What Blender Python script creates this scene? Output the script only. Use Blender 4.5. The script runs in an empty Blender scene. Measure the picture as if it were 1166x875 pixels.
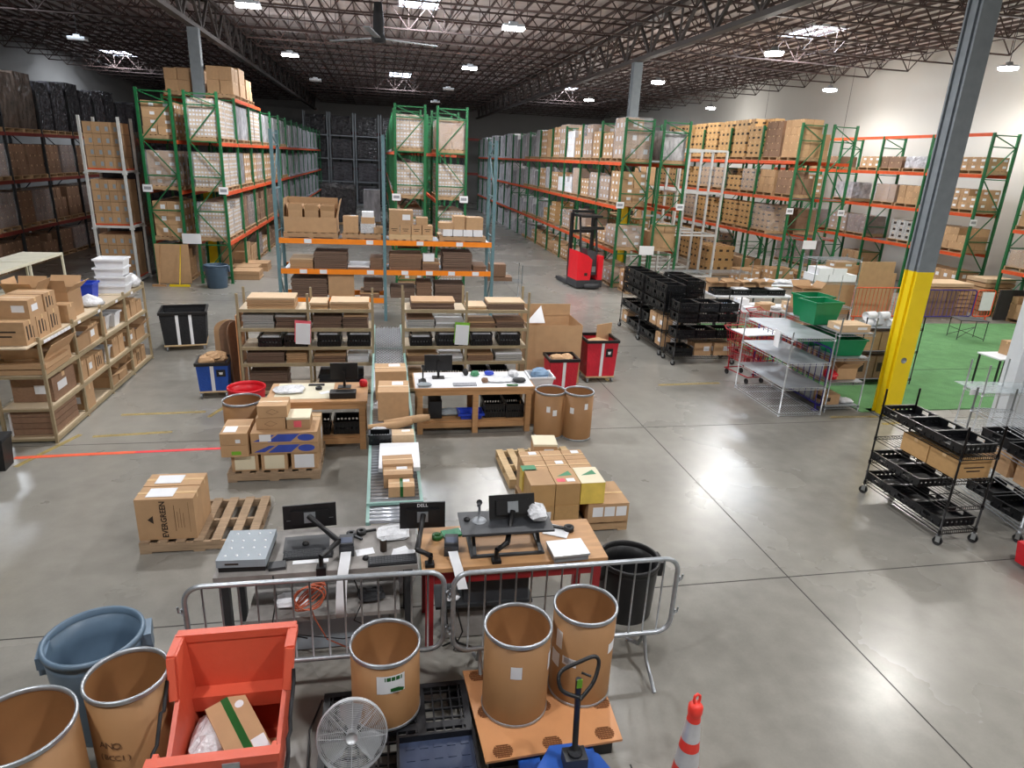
import bpy, math, random
from mathutils import Vector, Matrix
PI = math.pi
S = bpy.context.scene
COL = S.collection

# ---------------------------------------------------------------- camera
cam_d = bpy.data.cameras.new('camera')
cam = bpy.data.objects.new('camera', cam_d)
COL.objects.link(cam)
cam_d.sensor_width = 36.0
cam_d.lens = 752.02 / 1166 * 36.0
cam_d.clip_end = 300
_yaw, _pit, _rol = 0.201218, 0.326859, 0.0481015
_f = Vector((math.sin(_yaw) * math.cos(_pit), math.cos(_yaw) * math.cos(_pit), -math.sin(_pit)))
_r = Vector((math.cos(_yaw), -math.sin(_yaw), 0))
_u = _r.cross(_f)
_r2 = math.cos(_rol) * _r + math.sin(_rol) * _u
_u2 = -math.sin(_rol) * _r + math.cos(_rol) * _u
cam.matrix_world = Matrix(((_r2.x, _u2.x, -_f.x, 0), (_r2.y, _u2.y, -_f.y, 0), (_r2.z, _u2.z, -_f.z, 4.3), (0, 0, 0, 1)))
S.camera = cam
# ---------------------------------------------------------------- world, exposure
w = bpy.data.worlds.new('world'); S.world = w; w.use_nodes = True
w.node_tree.nodes['Background'].inputs[0].default_value = (0.55, 0.65, 0.8, 1)
w.node_tree.nodes['Background'].inputs[1].default_value = 0.6
S.view_settings.view_transform = 'Standard'
S.view_settings.look = 'None'
S.view_settings.gamma = 1.0
S.view_settings.use_curve_mapping = False
S.view_settings.exposure = 0.12
S.cycles.max_bounces = 6
S.cycles.diffuse_bounces = 3
S.cycles.glossy_bounces = 2
S.cycles.transparent_max_bounces = 8
S.cycles.sample_clamp_indirect = 4.0
LAMP_Z = 7.9
LAMP_W = 245
LAMPS_LIT = [(-3.4, 20.9), (-3.5, 30.5), (3.8, 20.9), (3.75, 30.5), (12.3, 21.3), (12.2, 30.5), (20.0, 41.0), (19.6, 28.8), (20.2, 20.4),
             (-3.4, 11.3), (3.8, 11.3), (12.3, 11.3), (19.8, 11.3), (-3.4, 1.7), (3.8, 1.7), (12.3, 1.7), (12.2, 41.0)]  # last entry is an added lamp, brightening the deep right aisle
LAMPS_OFF = [(-3.4, 40.5), (3.8, 40.5), (-11.2, 30.5), (3.8, 50.2), (-11.2, 20.9)]

# ---------------------------------------------------------------- helpers
def srgb(r, g, b):
    return tuple(((c / 255) / 12.92 if c / 255 <= 0.04045 else ((c / 255 + 0.055) / 1.055) ** 2.4) for c in (r, g, b)) + (1,)

def mat(name, rgb, rough=0.6, metal=0.0, var=0.12, scale=6.0, rand=0.0, bump=0.0, bscale=30.0, emit=0.0, alpha=1.0, spec=None, stretch=None, trans=0.0):
    m = bpy.data.materials.new(name); m.use_nodes = True
    nt = m.node_tree; N = nt.nodes; L = nt.links
    b = N['Principled BSDF']
    base = srgb(*rgb)
    b.inputs['Roughness'].default_value = rough
    b.inputs['Metallic'].default_value = metal
    if spec is not None: b.inputs['Specular IOR Level'].default_value = spec
    tc = N.new('ShaderNodeTexCoord')
    vec = tc.outputs['Object']
    if stretch:
        mp = N.new('ShaderNodeMapping'); mp.inputs['Scale'].default_value = stretch
        L.new(vec, mp.inputs[0]); vec = mp.outputs[0]
    nz = N.new('ShaderNodeTexNoise'); nz.inputs['Scale'].default_value = scale; nz.inputs['Detail'].default_value = 4
    L.new(vec, nz.inputs['Vector'])
    mr = N.new('ShaderNodeMapRange'); mr.inputs[1].default_value = 0.3; mr.inputs[2].default_value = 0.7
    mr.inputs[3].default_value = 1 - var; mr.inputs[4].default_value = 1 + var
    L.new(nz.outputs[0], mr.inputs[0])
    hsv = N.new('ShaderNodeHueSaturation'); hsv.inputs['Color'].default_value = base
    v = mr.outputs[0]
    if rand:
        oi = N.new('ShaderNodeObjectInfo')
        m2 = N.new('ShaderNodeMapRange'); m2.inputs[3].default_value = 1 - rand; m2.inputs[4].default_value = 1 + rand
        L.new(oi.outputs['Random'], m2.inputs[0])
        mu = N.new('ShaderNodeMath'); mu.operation = 'MULTIPLY'
        L.new(v, mu.inputs[0]); L.new(m2.outputs[0], mu.inputs[1]); v = mu.outputs[0]
    L.new(v, hsv.inputs['Value'])
    L.new(hsv.outputs[0], b.inputs['Base Color'])
    if bump:
        n2 = N.new('ShaderNodeTexNoise'); n2.inputs['Scale'].default_value = bscale; n2.inputs['Detail'].default_value = 3
        L.new(vec, n2.inputs['Vector'])
        bp = N.new('ShaderNodeBump'); bp.inputs['Strength'].default_value = bump; bp.inputs['Distance'].default_value = 0.05
        L.new(n2.outputs[0], bp.inputs['Height']); L.new(bp.outputs[0], b.inputs['Normal'])
    if emit:
        b.inputs['Emission Color'].default_value = base; b.inputs['Emission Strength'].default_value = emit
    if alpha < 1: b.inputs['Alpha'].default_value = alpha
    if trans: b.inputs['Transmission Weight'].default_value = trans
    return m

M = {}
def dm(n, *a, **k): M[n] = mat(n, *a, **k)
dm('kraft', (184, 148, 110), 0.75, var=0.06, rand=0.10)
dm('kraft_pale', (206, 178, 144), 0.75, var=0.06, rand=0.08)
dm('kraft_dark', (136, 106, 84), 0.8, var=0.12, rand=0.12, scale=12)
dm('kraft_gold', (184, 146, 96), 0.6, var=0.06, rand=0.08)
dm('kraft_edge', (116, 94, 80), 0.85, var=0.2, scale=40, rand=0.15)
dm('drumboard', (154, 114, 74), 0.6, var=0.05, scale=4, rand=0.03)
dm('drum_inside', (152, 108, 68), 0.55, var=0.05, rand=0.03)
dm('tape', (214, 180, 134), 0.3, var=0.04)
dm('green_tape', (30, 92, 36), 0.35)
dm('seam', (92, 64, 42), 0.9)
dm('ink', (52, 40, 32), 0.8)
dm('ink_soft', (104, 74, 50), 0.8, var=0.3, scale=60)
dm('paper', (232, 234, 238), 0.6, var=0.03, rand=0.04)
dm('cream', (226, 216, 188), 0.6, var=0.03)
dm('pink_label', (226, 96, 110), 0.6)
dm('blue_print', (56, 78, 170), 0.6)
dm('green_print', (70, 140, 100), 0.6)
dm('lime_print', (120, 180, 50), 0.6)
dm('yellow_print', (226, 196, 90), 0.6)
dm('red_print', (196, 70, 60), 0.6)
dm('grey_print', (150, 152, 158), 0.6, var=0.5, scale=90)
dm('wood', (176, 144, 108), 0.7, var=0.14, scale=5, stretch=(1, 8, 8), rand=0.08)
dm('wood_pale', (206, 178, 136), 0.7, var=0.12, scale=5, stretch=(1, 8, 8), rand=0.06)
dm('wood_grey', (158, 134, 108), 0.8, var=0.2, scale=5, stretch=(1, 8, 8), rand=0.1)
dm('wood_bench', (186, 142, 98), 0.55, var=0.12, scale=4, stretch=(1, 6, 6))
dm('ply', (208, 148, 100), 0.45, var=0.06, scale=5)
dm('ply_dark', (120, 72, 36), 0.7)
dm('black', (20, 20, 22), 0.45, var=0.1)
dm('black_matte', (30, 31, 34), 0.75, var=0.15)
dm('black_tote', (17, 18, 21), 0.32, var=0.15, rand=0.2)
dm('black_wire', (24, 23, 24), 0.35, metal=0.3)
dm('rubber', (34, 34, 36), 0.8)
dm('screen', (6, 7, 9), 0.12, var=0.0)
dm('chrome', (190, 194, 198), 0.28, metal=0.9, var=0.05)
dm('galv', (176, 182, 188), 0.38, metal=0.75, var=0.12, scale=20)
dm('galv_light', (206, 210, 214), 0.4, metal=0.5, var=0.08, scale=20)
dm('steel_grey', (150, 155, 160), 0.45, metal=0.5, var=0.1)
dm('roller', (190, 194, 202), 0.3, metal=0.7, var=0.06)
dm('conveyor_green', (136, 172, 164), 0.5, var=0.08)
dm('upright_green', (22, 100, 56), 0.45, var=0.12, rand=0.06)
dm('upright_teal', (98, 132, 140), 0.5, var=0.12)
dm('upright_white', (206, 208, 206), 0.5, var=0.06)
dm('beam_orange', (216, 84, 38), 0.5, var=0.1, rand=0.06)
dm('beam_bright', (250, 140, 24), 0.5, var=0.05)
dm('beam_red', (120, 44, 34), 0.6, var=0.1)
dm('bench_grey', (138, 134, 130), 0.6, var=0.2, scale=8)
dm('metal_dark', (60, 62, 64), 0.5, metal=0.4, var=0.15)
dm('red_metal', (140, 30, 34), 0.45, var=0.12)
dm('shelf_tan', (158, 142, 112), 0.55, var=0.1, metal=0.1)
dm('shelf_cream', (216, 210, 186), 0.6, var=0.08, scale=3)
dm('shelf_board', (206, 188, 160), 0.7, var=0.1, scale=4)
dm('shelf_blue', (120, 150, 180), 0.55)
dm('bin_blue', (98, 120, 140), 0.4, var=0.06)
dm('bin_slate', (70, 92, 112), 0.45, var=0.06)
dm('canvas_black', (26, 27, 30), 0.8, var=0.2, bump=0.3)
dm('canvas_blue', (30, 78, 168), 0.6, var=0.1, bump=0.3)
dm('canvas_red', (202, 28, 50), 0.55, var=0.1, bump=0.3)
dm('plastic_orange', (214, 92, 66), 0.45, var=0.05, scale=3, bump=0.1, bscale=8)
dm('plastic_green', (0, 124, 76), 0.35, var=0.06)
dm('plastic_red', (214, 30, 44), 0.4, var=0.06)
dm('plastic_blue', (28, 64, 190), 0.4, var=0.06)
dm('jack_blue', (44, 92, 180), 0.35, var=0.06)
dm('cone_red', (240, 62, 50), 0.45, var=0.04)
dm('reflective', (206, 208, 214), 0.35, metal=0.3)
dm('yellow', (246, 214, 12), 0.45, var=0.04, scale=3)
dm('column_grey', (128, 136, 142), 0.5, metal=0.2, var=0.08)
dm('bag', (214, 216, 220), 0.25, var=0.15, scale=10, bump=0.8, bscale=10)
dm('bag_clear', (222, 226, 230), 0.2, var=0.1, scale=10, bump=0.9, bscale=9, alpha=0.75)
dm('film_clear', (220, 222, 228), 0.15, var=0.2, scale=4, bump=0.9, bscale=6, alpha=0.28)
dm('film_brown', (96, 84, 76), 0.2, var=0.4, scale=4, rand=0.3, bump=0.9, bscale=5)
dm('film_grey', (186, 184, 188), 0.2, var=0.35, scale=5, rand=0.3, bump=0.9, bscale=5, stretch=(1, 1, 0.5))
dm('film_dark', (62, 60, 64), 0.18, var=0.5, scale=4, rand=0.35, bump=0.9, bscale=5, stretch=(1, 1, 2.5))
dm('grey_print_box', (176, 176, 174), 0.5, var=0.3, scale=8, rand=0.12)
dm('turf', (104, 156, 100), 0.95, var=0.12, scale=3, bump=0.6, bscale=160)
dm('wall_white', (194, 192, 186), 0.8, var=0.03, scale=0.4)
dm('wall_grey', (128, 126, 124), 0.85, var=0.05, scale=0.4)
dm('wall_off', (222, 228, 236), 0.7, var=0.02)
dm('joist', (62, 46, 42), 0.7, var=0.2, scale=1, rand=0.1)
dm('girder', (70, 64, 62), 0.6, var=0.15, scale=1)
dm('deck', (196, 188, 186), 0.7, var=0.22, scale=0.8, bump=0.8, bscale=1.5)
dm('purlin', (84, 70, 66), 0.8, var=0.1)
dm('lamp', (255, 252, 246), 0.5, var=0, emit=60)
dm('lamp_off', (190, 190, 190), 0.5, var=0)
dm('skylight', (226, 236, 255), 0.5, var=0, emit=14)
dm('floor_tape', (250, 70, 76), 0.5, var=0.12, scale=4)
dm('joint', (58, 56, 54), 0.9)
dm('orange_cord', (196, 104, 74), 0.5)
dm('forklift_red', (228, 22, 40), 0.35, var=0.04)
dm('charcoal', (54, 56, 60), 0.5, var=0.1)
dm('dark_slab', (44, 42, 42), 0.8)
dm('scale_grey', (150, 160, 168), 0.5, var=0.04)
dm('stainless', (196, 198, 200), 0.3, metal=0.6, var=0.04)
dm('liner', (178, 184, 190), 0.35, metal=0.3, var=0.15, scale=3, alpha=0.7)
dm('plex', (200, 214, 222), 0.15, var=0, alpha=0.35)
dm('pallet_black', (26, 27, 31), 0.35, var=0.15)
dm('tray_slate', (58, 68, 92), 0.35, var=0.1)
dm('purple_metal', (48, 42, 130), 0.4, var=0.05)
dm('red_wire', (176, 28, 44), 0.4, var=0.1)

class MB:
    """collects boxes, bars, tubes and lathes into one mesh"""
    def __init__(s): s.v = []; s.f = []; s.m = []; s.sm = []
    def add(s, vs, fs, m=0, smooth=False, T=None):
        o = len(s.v)
        s.v += [tuple(T @ Vector(v)) for v in vs] if T else vs
        for f in fs: s.f.append([i + o for i in f]); s.m.append(m); s.sm.append(smooth)
        return s
    def box(s, x0, x1, y0, y1, z0, z1, m=0, T=None):
        return s.add([(x0, y0, z0), (x1, y0, z0), (x1, y1, z0), (x0, y1, z0), (x0, y0, z1), (x1, y0, z1), (x1, y1, z1), (x0, y1, z1)],
                     [(0, 3, 2, 1), (4, 5, 6, 7), (0, 1, 5, 4), (1, 2, 6, 5), (2, 3, 7, 6), (3, 0, 4, 7)], m, False, T)
    def taper(s, x0, x1, y0, y1, z0, z1, k, m=0):
        """box whose bottom is k times the size of its top"""
        cx, cy = (x0 + x1) / 2, (y0 + y1) / 2; hx, hy = (x1 - x0) / 2, (y1 - y0) / 2
        return s.add([(cx - hx * k, cy - hy * k, z0), (cx + hx * k, cy - hy * k, z0), (cx + hx * k, cy + hy * k, z0), (cx - hx * k, cy + hy * k, z0),
                      (x0, y0, z1), (x1, y0, z1), (x1, y1, z1), (x0, y1, z1)],
                     [(0, 3, 2, 1), (4, 5, 6, 7), (0, 1, 5, 4), (1, 2, 6, 5), (2, 3, 7, 6), (3, 0, 4, 7)], m)
    def bar(s, p, q, w, h=None, m=0):
        h = h or w; p = Vector(p); q = Vector(q); d = (q - p).normalized()
        a = Vector((0, 0, 1)) if abs(d.z) < 0.95 else Vector((0, 1, 0))
        x = d.cross(a).normalized() * (w / 2); y = x.cross(d).normalized() * (h / 2)
        vs = [tuple(c + sx * x + sy * y) for c in (p, q) for sx, sy in ((-1, -1), (1, -1), (1, 1), (-1, 1))]
        return s.add(vs, [(0, 1, 2, 3), (7, 6, 5, 4), (0, 4, 5, 1), (1, 5, 6, 2), (2, 6, 7, 3), (3, 7, 4, 0)], m)
    def tube(s, pts, r, n=8, m=0, closed=False, cap=True):
        pts = [Vector(p) for p in pts]; k = len(pts); vs = []; ref = None
        for i, p in enumerate(pts):
            a = pts[(i - 1) % k] if (closed or i > 0) else p; b = pts[(i + 1) % k] if (closed or i < k - 1) else p
            d = (b - a).normalized()
            if ref is None: ref = Vector((0, 0, 1)) if abs(d.z) < 0.9 else Vector((0, 1, 0))
            x = d.cross(ref)
            if x.length < 1e-4: x = d.cross(Vector((1, 0, 0)))
            x.normalize(); y = x.cross(d).normalized(); ref = y
            rr = r[i] if isinstance(r, (list, tuple)) else r
            for j in range(n):
                t = 2 * PI * j / n; vs.append(tuple(p + rr * (math.cos(t) * x + math.sin(t) * y)))
        fs = []
        for i in range(k if closed else k - 1):
            a = i * n; b = ((i + 1) % k) * n
            for j in range(n): fs.append((a + j, a + (j + 1) % n, b + (j + 1) % n, b + j))
        if cap and not closed: fs += [tuple(range(n)), tuple(reversed(range((k - 1) * n, k * n)))]
        return s.add(vs, fs, m, True)
    def lathe(s, prof, n=24, m=0, c=(0, 0, 0), sx=1, sy=1):
        vs = []; k = len(prof)
        for r, z in prof:
            for j in range(n): t = 2 * PI * j / n; vs.append((c[0] + sx * r * math.cos(t), c[1] + sy * r * math.sin(t), c[2] + z))
        fs = [(i * n + j, i * n + (j + 1) % n, (i + 1) * n + (j + 1) % n, (i + 1) * n + j) for i in range(k - 1) for j in range(n)]
        return s.add(vs, fs, m, True)
    def cyl(s, p, q, r, n=12, m=0): return s.tube([p, q], r, n, m)
    def mesh(s, name, mats):
        me = bpy.data.meshes.new(name); me.from_pydata(s.v, [], s.f); me.update()
        for x in (mats if isinstance(mats, (list, tuple)) else [mats]): me.materials.append(M[x] if isinstance(x, str) else x)
        me.polygons.foreach_set('material_index', s.m); me.polygons.foreach_set('use_smooth', s.sm)
        return me

CACHE = {}
def cm(key, fn):
    if key not in CACHE: CACHE[key] = fn()
    return CACHE[key]

def O(name, me, parent=None, loc=(0, 0, 0), rz=0.0, scl=None, rot=None, label=None, cat=None, group=None, kind=None, mats=None):
    if isinstance(me, MB): me = me.mesh(name, mats)
    o = bpy.data.objects.new(name, me); COL.objects.link(o)
    o.location = loc; o.rotation_euler = rot if rot else (0, 0, rz)
    if scl: o.scale = scl
    if parent: o.parent = parent
    if label: o['label'] = label
    if cat: o['category'] = cat
    if group: o['group'] = group
    if kind: o['kind'] = kind
    return o
def thing(name, label, cat, loc=(0, 0, 0), rz=0.0, group=None):
    return O(name, None, None, loc, rz, label=label, cat=cat, group=group)
def bx(*a, **k): return MB().box(*a, **k)
ORD = ['first', 'second', 'third', 'fourth', 'fifth', 'sixth', 'seventh', 'eighth', 'ninth', 'tenth', 'eleventh', 'twelfth', 'thirteenth', 'fourteenth', 'fifteenth', 'sixteenth', 'seventeenth']
R = random.Random(7)
# ---------------------------------------------------------------- light fittings and skylights of the hall
for k, (x, y) in enumerate(LAMPS_LIT + LAMPS_OFF):
    lit = k < len(LAMPS_LIT); rnd = x > 8
    vis = y > 15
    lab = '%s bay lamp, %s row out, %s' % (
        'glowing' if lit else 'unlit', ORD[min(16, max(0, int((y + 3) / 9.6)))], 'over the ' + ('white wall side' if x > 16 else 'dark-patched carton racks' if x > 8 else 'packing lane' if x > 0 else 'left green rack' if x > -8 else 'dark left racks'))
    t = thing('high_bay_lamp', lab, 'lamp', (x, y, LAMP_Z))
    if rnd:
        O('housing', cm('lh_r', lambda: MB().lathe([(0.001, .16), (.1, .16), (.12, .08), (.28, .05), (.3, 0)], 20).mesh('housing', 'galv')), t)
        O('diffuser', cm('ld_r%d' % lit, lambda: MB().lathe([(.29, 0.0), (.27, -.07), (.001, -.09)], 20).mesh('diffuser', 'lamp' if lit else 'lamp_off')), t)
    else:
        O('housing', cm('lh_b', lambda: bx(-.3, .3, -.17, .17, 0, .07).box(-.12, .12, -.1, .1, .07, .14).mesh('housing', 'galv')), t)
        O('diffuser', cm('ld_b%d' % lit, lambda: bx(-.3, .3, -.17, .17, -.06, -.001).mesh('diffuser', 'lamp' if lit else 'lamp_off')), t)
    O('hanger', cm('lhang', lambda: bx(-.008, .008, -.008, .008, .14, 1.59).mesh('hanger', 'metal_dark')), t)
    if lit:
        ld = bpy.data.lights.new('bay_light', 'SPOT'); ld.energy = LAMP_W * 4; ld.spot_size = math.radians(168); ld.spot_blend = 0.5
        ld.shadow_soft_size = 0.25; ld.color = (1.0, 0.965, 0.92) if x > 8 else (0.98, 0.98, 1.0)
        lo = bpy.data.objects.new('bay_light', ld); COL.objects.link(lo); lo.location = (x, y, LAMP_Z - .08)
        lu = bpy.data.lights.new('bay_fill', 'POINT'); lu.energy = LAMP_W * .7; lu.shadow_soft_size = .3; lu.color = ld.color  # added all-round fill below each lamp, lifting ceiling, walls and racks
        lv_ = bpy.data.objects.new('bay_fill', lu); COL.objects.link(lv_); lv_.location = (x, y, LAMP_Z - .35)
SKY = [(1.45, 26.5), (1.4, 50), (-15.8, 49), (16.2, 25.6), (13.4, 51.5), (-13.5, 26.5)]
# ---------------------------------------------------------------- floor
fm = bpy.data.materials.new('polished_concrete'); fm.use_nodes = True
nt = fm.node_tree; N = nt.nodes; L = nt.links; b = N['Principled BSDF']
tc = N.new('ShaderNodeTexCoord')
n1 = N.new('ShaderNodeTexNoise'); n1.inputs['Scale'].default_value = 0.35; n1.inputs['Detail'].default_value = 6
n2 = N.new('ShaderNodeTexNoise'); n2.inputs['Scale'].default_value = 4.0; n2.inputs['Detail'].default_value = 8
n3 = N.new('ShaderNodeTexNoise'); n3.inputs['Scale'].default_value = 40; n3.inputs['Detail'].default_value = 3
for n in (n1, n2, n3): L.new(tc.outputs['Object'], n.inputs['Vector'])
mx = N.new('ShaderNodeMath'); mx.operation = 'MULTIPLY_ADD'; mx.inputs[1].default_value = 0.5
L.new(n2.outputs[0], mx.inputs[0]); L.new(n1.outputs[0], mx.inputs[2])
m3 = N.new('ShaderNodeMath'); m3.operation = 'MULTIPLY_ADD'; m3.inputs[1].default_value = 0.12
L.new(n3.outputs[0], m3.inputs[0]); L.new(mx.outputs[0], m3.inputs[2])
cr = N.new('ShaderNodeValToRGB'); cr.color_ramp.elements[0].position = 0.3; cr.color_ramp.elements[1].position = 0.95
cr.color_ramp.elements[0].color = srgb(112, 110, 104); cr.color_ramp.elements[1].color = srgb(160, 157, 149)
m4 = N.new('ShaderNodeMath'); m4.operation = 'MULTIPLY'; m4.inputs[1].default_value = 0.8; L.new(m3.outputs[0], m4.inputs[0]); L.new(m4.outputs[0], cr.inputs[0])
vo = N.new('ShaderNodeTexNoise'); vo.inputs['Scale'].default_value = 9; vo.inputs['Detail'].default_value = 2
L.new(tc.outputs['Object'], vo.inputs['Vector'])
r2 = N.new('ShaderNodeValToRGB'); r2.color_ramp.elements[0].position = 0.24; r2.color_ramp.elements[1].position = 0.3
r2.color_ramp.elements[0].color = (0.55, 0.55, 0.55, 1); r2.color_ramp.elements[1].color = (1, 1, 1, 1)
L.new(vo.outputs[0], r2.inputs[0])
mm = N.new('ShaderNodeMix'); mm.data_type = 'RGBA'; mm.blend_type = 'MULTIPLY'; mm.inputs[0].default_value = 0.0
L.new(cr.outputs[0], mm.inputs[6]); L.new(r2.outputs[0], mm.inputs[7]); L.new(mm.outputs[2], b.inputs['Base Color'])
rr = N.new('ShaderNodeMapRange'); rr.inputs[3].default_value = 0.16; rr.inputs[4].default_value = 0.38
L.new(n1.outputs[0], rr.inputs[0]); L.new(rr.outputs[0], b.inputs['Roughness'])
b.inputs['Specular IOR Level'].default_value = 0.45
M['concrete'] = fm
XL, XR, YB, YF, ZD = -19.5, 22.6, 70.0, -6.0, 9.5
floor = O('floor', bx(XL, XR, YF, YB, -.3, 0), mats='concrete', kind='structure')
jt = MB()
for x in (1.62, 4.3): pass
for (x0, y0, x1, y1) in ((4.42, -6, 4.42, 66), (1.78, -6, 1.78, 3.55), (-19, 10.0, 22, 10.0), (-19, 5.62, 22, 5.62), (-19, 15.2, 22, 15.2), (-19, 20.4, 22, 20.4), (-19, 30, 22, 30), (-19, 40, 22, 40)):
    jt.bar((x0, y0, .0006), (x1, y1, .0006), .014, .0012)
O('control_joint', jt, floor, mats='joint')
def strip(pts, w, m, name, z=.003):
    mb = MB()
    for (a, c) in zip(pts[:-1], pts[1:]): mb.bar((a[0], a[1], z), (c[0], c[1], z), w, .003)
    return O(name, mb, floor, mats=m)
dm('tape_orange', (244, 104, 70), 0.5, var=0.15, scale=5)
strip([(-5.15, 9.60), (-4.3, 9.64), (-3.6, 9.66)], .085, 'tape_orange', 'orange_tape')
strip([(-3.6, 9.66), (-2.3, 9.70), (-1.9, 9.72)], .07, 'floor_tape', 'red_tape')
strip([(-1.9, 9.72), (-.33, 9.8)], .08, 'tape_orange', 'orange_tape')
dm('worn_yellow', (206, 180, 96), 0.5, var=0.25, scale=14, alpha=0.35)
for p in (((-4.3, 11.2), (-3.0, 11.25)), ((-5.0, 9.3), (-4.6, 10.4)), ((-4.4, 10.3), (-3.3, 10.4)), ((-2.9, 11.0), (-2.7, 11.6)), ((4.6, 12.5), (4.62, 14.8)), ((5.6, 12.2), (7.0, 12.25)), ((8.2, 10.2), (9.8, 10.15)), ((9.0, 9.8), (10.2, 9.9))):
    strip(p, .07, 'worn_yellow', 'worn_yellow_line', .002)
O('turf_mat', bx(9.0, 21.8, 10.4, 17.5, .001, .02), floor, mats='turf', label='green artificial turf laid on the concrete')
strip([(8.8, 12.9), (21.5, 12.9)], .02, 'joint', 'turf_seam', .0215)
# ---------------------------------------------------------------- walls
O('wall_back', bx(XL, XR, YB, YB + .3, 0, ZD), mats='wall_grey', kind='structure')
wr = O('wall_right', bx(XR, XR + .3, YF, YB, 0, ZD), mats='wall_white', kind='structure')
for y in (9, 16.5, 24, 31.5, 39): O('panel_joint', bx(XR - .004, XR, y - .012, y + .012, 0, ZD), wr, mats='joint')
O('wall_left', bx(XL - .3, XL, YF, YB, 0, ZD), mats='wall_grey', kind='structure')
O('wall_front', bx(XL, XR, YF - .3, YF, 0, ZD), mats='wall_white', kind='structure')
O('wall_right_partition', bx(10.85, 13.9, 9.15, 9.42, 0, 3.0), mats='wall_off', kind='structure')
# ---------------------------------------------------------------- roof: deck, subpurlins, open web joists, girders
ceil = O('ceiling', None, kind='structure')
dk = MB()
xs = sorted(SKY)
def hole(x, y): return any(abs(x - a) < .01 + .8 and abs(y - c) < 1.3 for a, c in SKY)
gx = [XL] + sorted(set([v for a, c in SKY for v in (a - .75, a + .75)])) + [XR]
gy = [YF] + sorted(set([v for a, c in SKY for v in (c - 1.2, c + 1.2)])) + [YB]
for i in range(len(gx) - 1):
    for j in range(len(gy) - 1):
        cx, cy = (gx[i] + gx[i + 1]) / 2, (gy[j] + gy[j + 1]) / 2
        if gx[i + 1] - gx[i] < .01 or gy[j + 1] - gy[j] < .01: continue
        if any(abs(cx - a) < .7 and abs(cy - c) < 1.15 for a, c in SKY): continue
        dk.box(gx[i], gx[i + 1], gy[j], gy[j + 1], ZD, ZD + .1)
O('roof_deck', dk, ceil, mats='deck')
for k, (a, c) in enumerate(SKY):
    t = thing('skylight', 'bright roof skylight, %s one over the %s' % (['nearest', 'middle', 'far'][0 if c < 10 else 1 if c < 30 else 2], 'packing lane' if abs(a) < 5 else 'left racks' if a < 0 else 'right racks'), 'skylight', (a, c, ZD + .02))
    O('dome', bx(-.72, .72, -1.17, 1.17, 0, .05), t, mats='skylight')
    fr = MB()
    for x in (-.74, .74): fr.box(x - .03, x + .03, -1.2, 1.2, -.1, .1)
    for y in (-1.17, 1.17): fr.box(-.71, .71, y - .03, y + .03, -.1, .1)
    fr.box(-.71, .71, -.02, .02, -.05, -.01)
    O('curb', fr, t, mats='galv_light')
    ld = bpy.data.lights.new('skylight_glow', 'AREA'); ld.shape = 'RECTANGLE'; ld.size = 1.4; ld.size_y = 2.3; ld.energy = 600; ld.color = (.85, .92, 1)
    lo = bpy.data.objects.new('skylight_glow', ld); COL.objects.link(lo); lo.location = (a, c, ZD - .1)
sp = MB(); x = XL + .3
while x < XR:
    sp.box(x - .02, x + .02, YF, YB, ZD - .09, ZD); x += .61
O('subpurlin', sp, ceil, mats='purlin', kind='stuff')
def joist_mesh(L_, D=.82):
    mb = MB(); mb.box(0, L_, -.05, .05, -.05, 0); n = int(L_ / 1.25); p = L_ / n
    mb.box(p * .5, L_ - p * .5, -.05, .05, -D, -D + .045)
    for i in range(n):
        mb.bar((i * p, 0, -.03), ((i + .5) * p, 0, -D + .02), .032); mb.bar(((i + .5) * p, 0, -D + .02), ((i + 1) * p, 0, -.03), .032)
        mb.bar(((i + .5) * p, 0, -D + .02), ((i + .5) * p, 0, -.03), .02)
    return mb.mesh('joist', 'joist')
bays = [(XL, -6.0), (-6.0, 9.45), (9.45, XR)]
y = YF + 1.4
while y < YB - .5:
    for i, (a, c) in enumerate(bays):
        O('joist', cm('joist%d' % i, lambda: joist_mesh(c - a)), ceil, (a, y, ZD - .09))
    y += 2.44
br = MB()
for x in (-16, -12.6, -9.3, -2.2, 1.7, 5.6, 12.7, 16, 19.3):
    br.bar((x, YF, ZD - .9), (x, YB, ZD - .9), .03)
O('bridging_rod', br, ceil, mats='joist', kind='stuff')
def girder(x, pr):
    g = O('girder', None, ceil, (x, 0, 0))
    zt, zb = ZD - .2, 7.95
    mb = MB(); mb.box(-.12, .12, YF, YB, zt - .14, zt); O('top_chord', mb, g, mats='girder')
    mb = MB(); mb.box(-.12, .12, YF + 1, YB, zb, zb + .14); O('bottom_chord', mb, g, mats='girder')
    n = 31; p = (YB - YF) / n; me = MB().bar((0, 0, zt - .1), (0, p / 2, zb + .1), .09).bar((0, p / 2, zb + .1), (0, p, zt - .1), .09).bar((0, p / 2, zb + .1), (0, p / 2, zt - .1), .06).mesh('web', 'girder')
    for i in range(n): O('web', me, g, (0, YF + i * p, 0))
girder(-6.0, 0); girder(9.45, 0)
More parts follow.
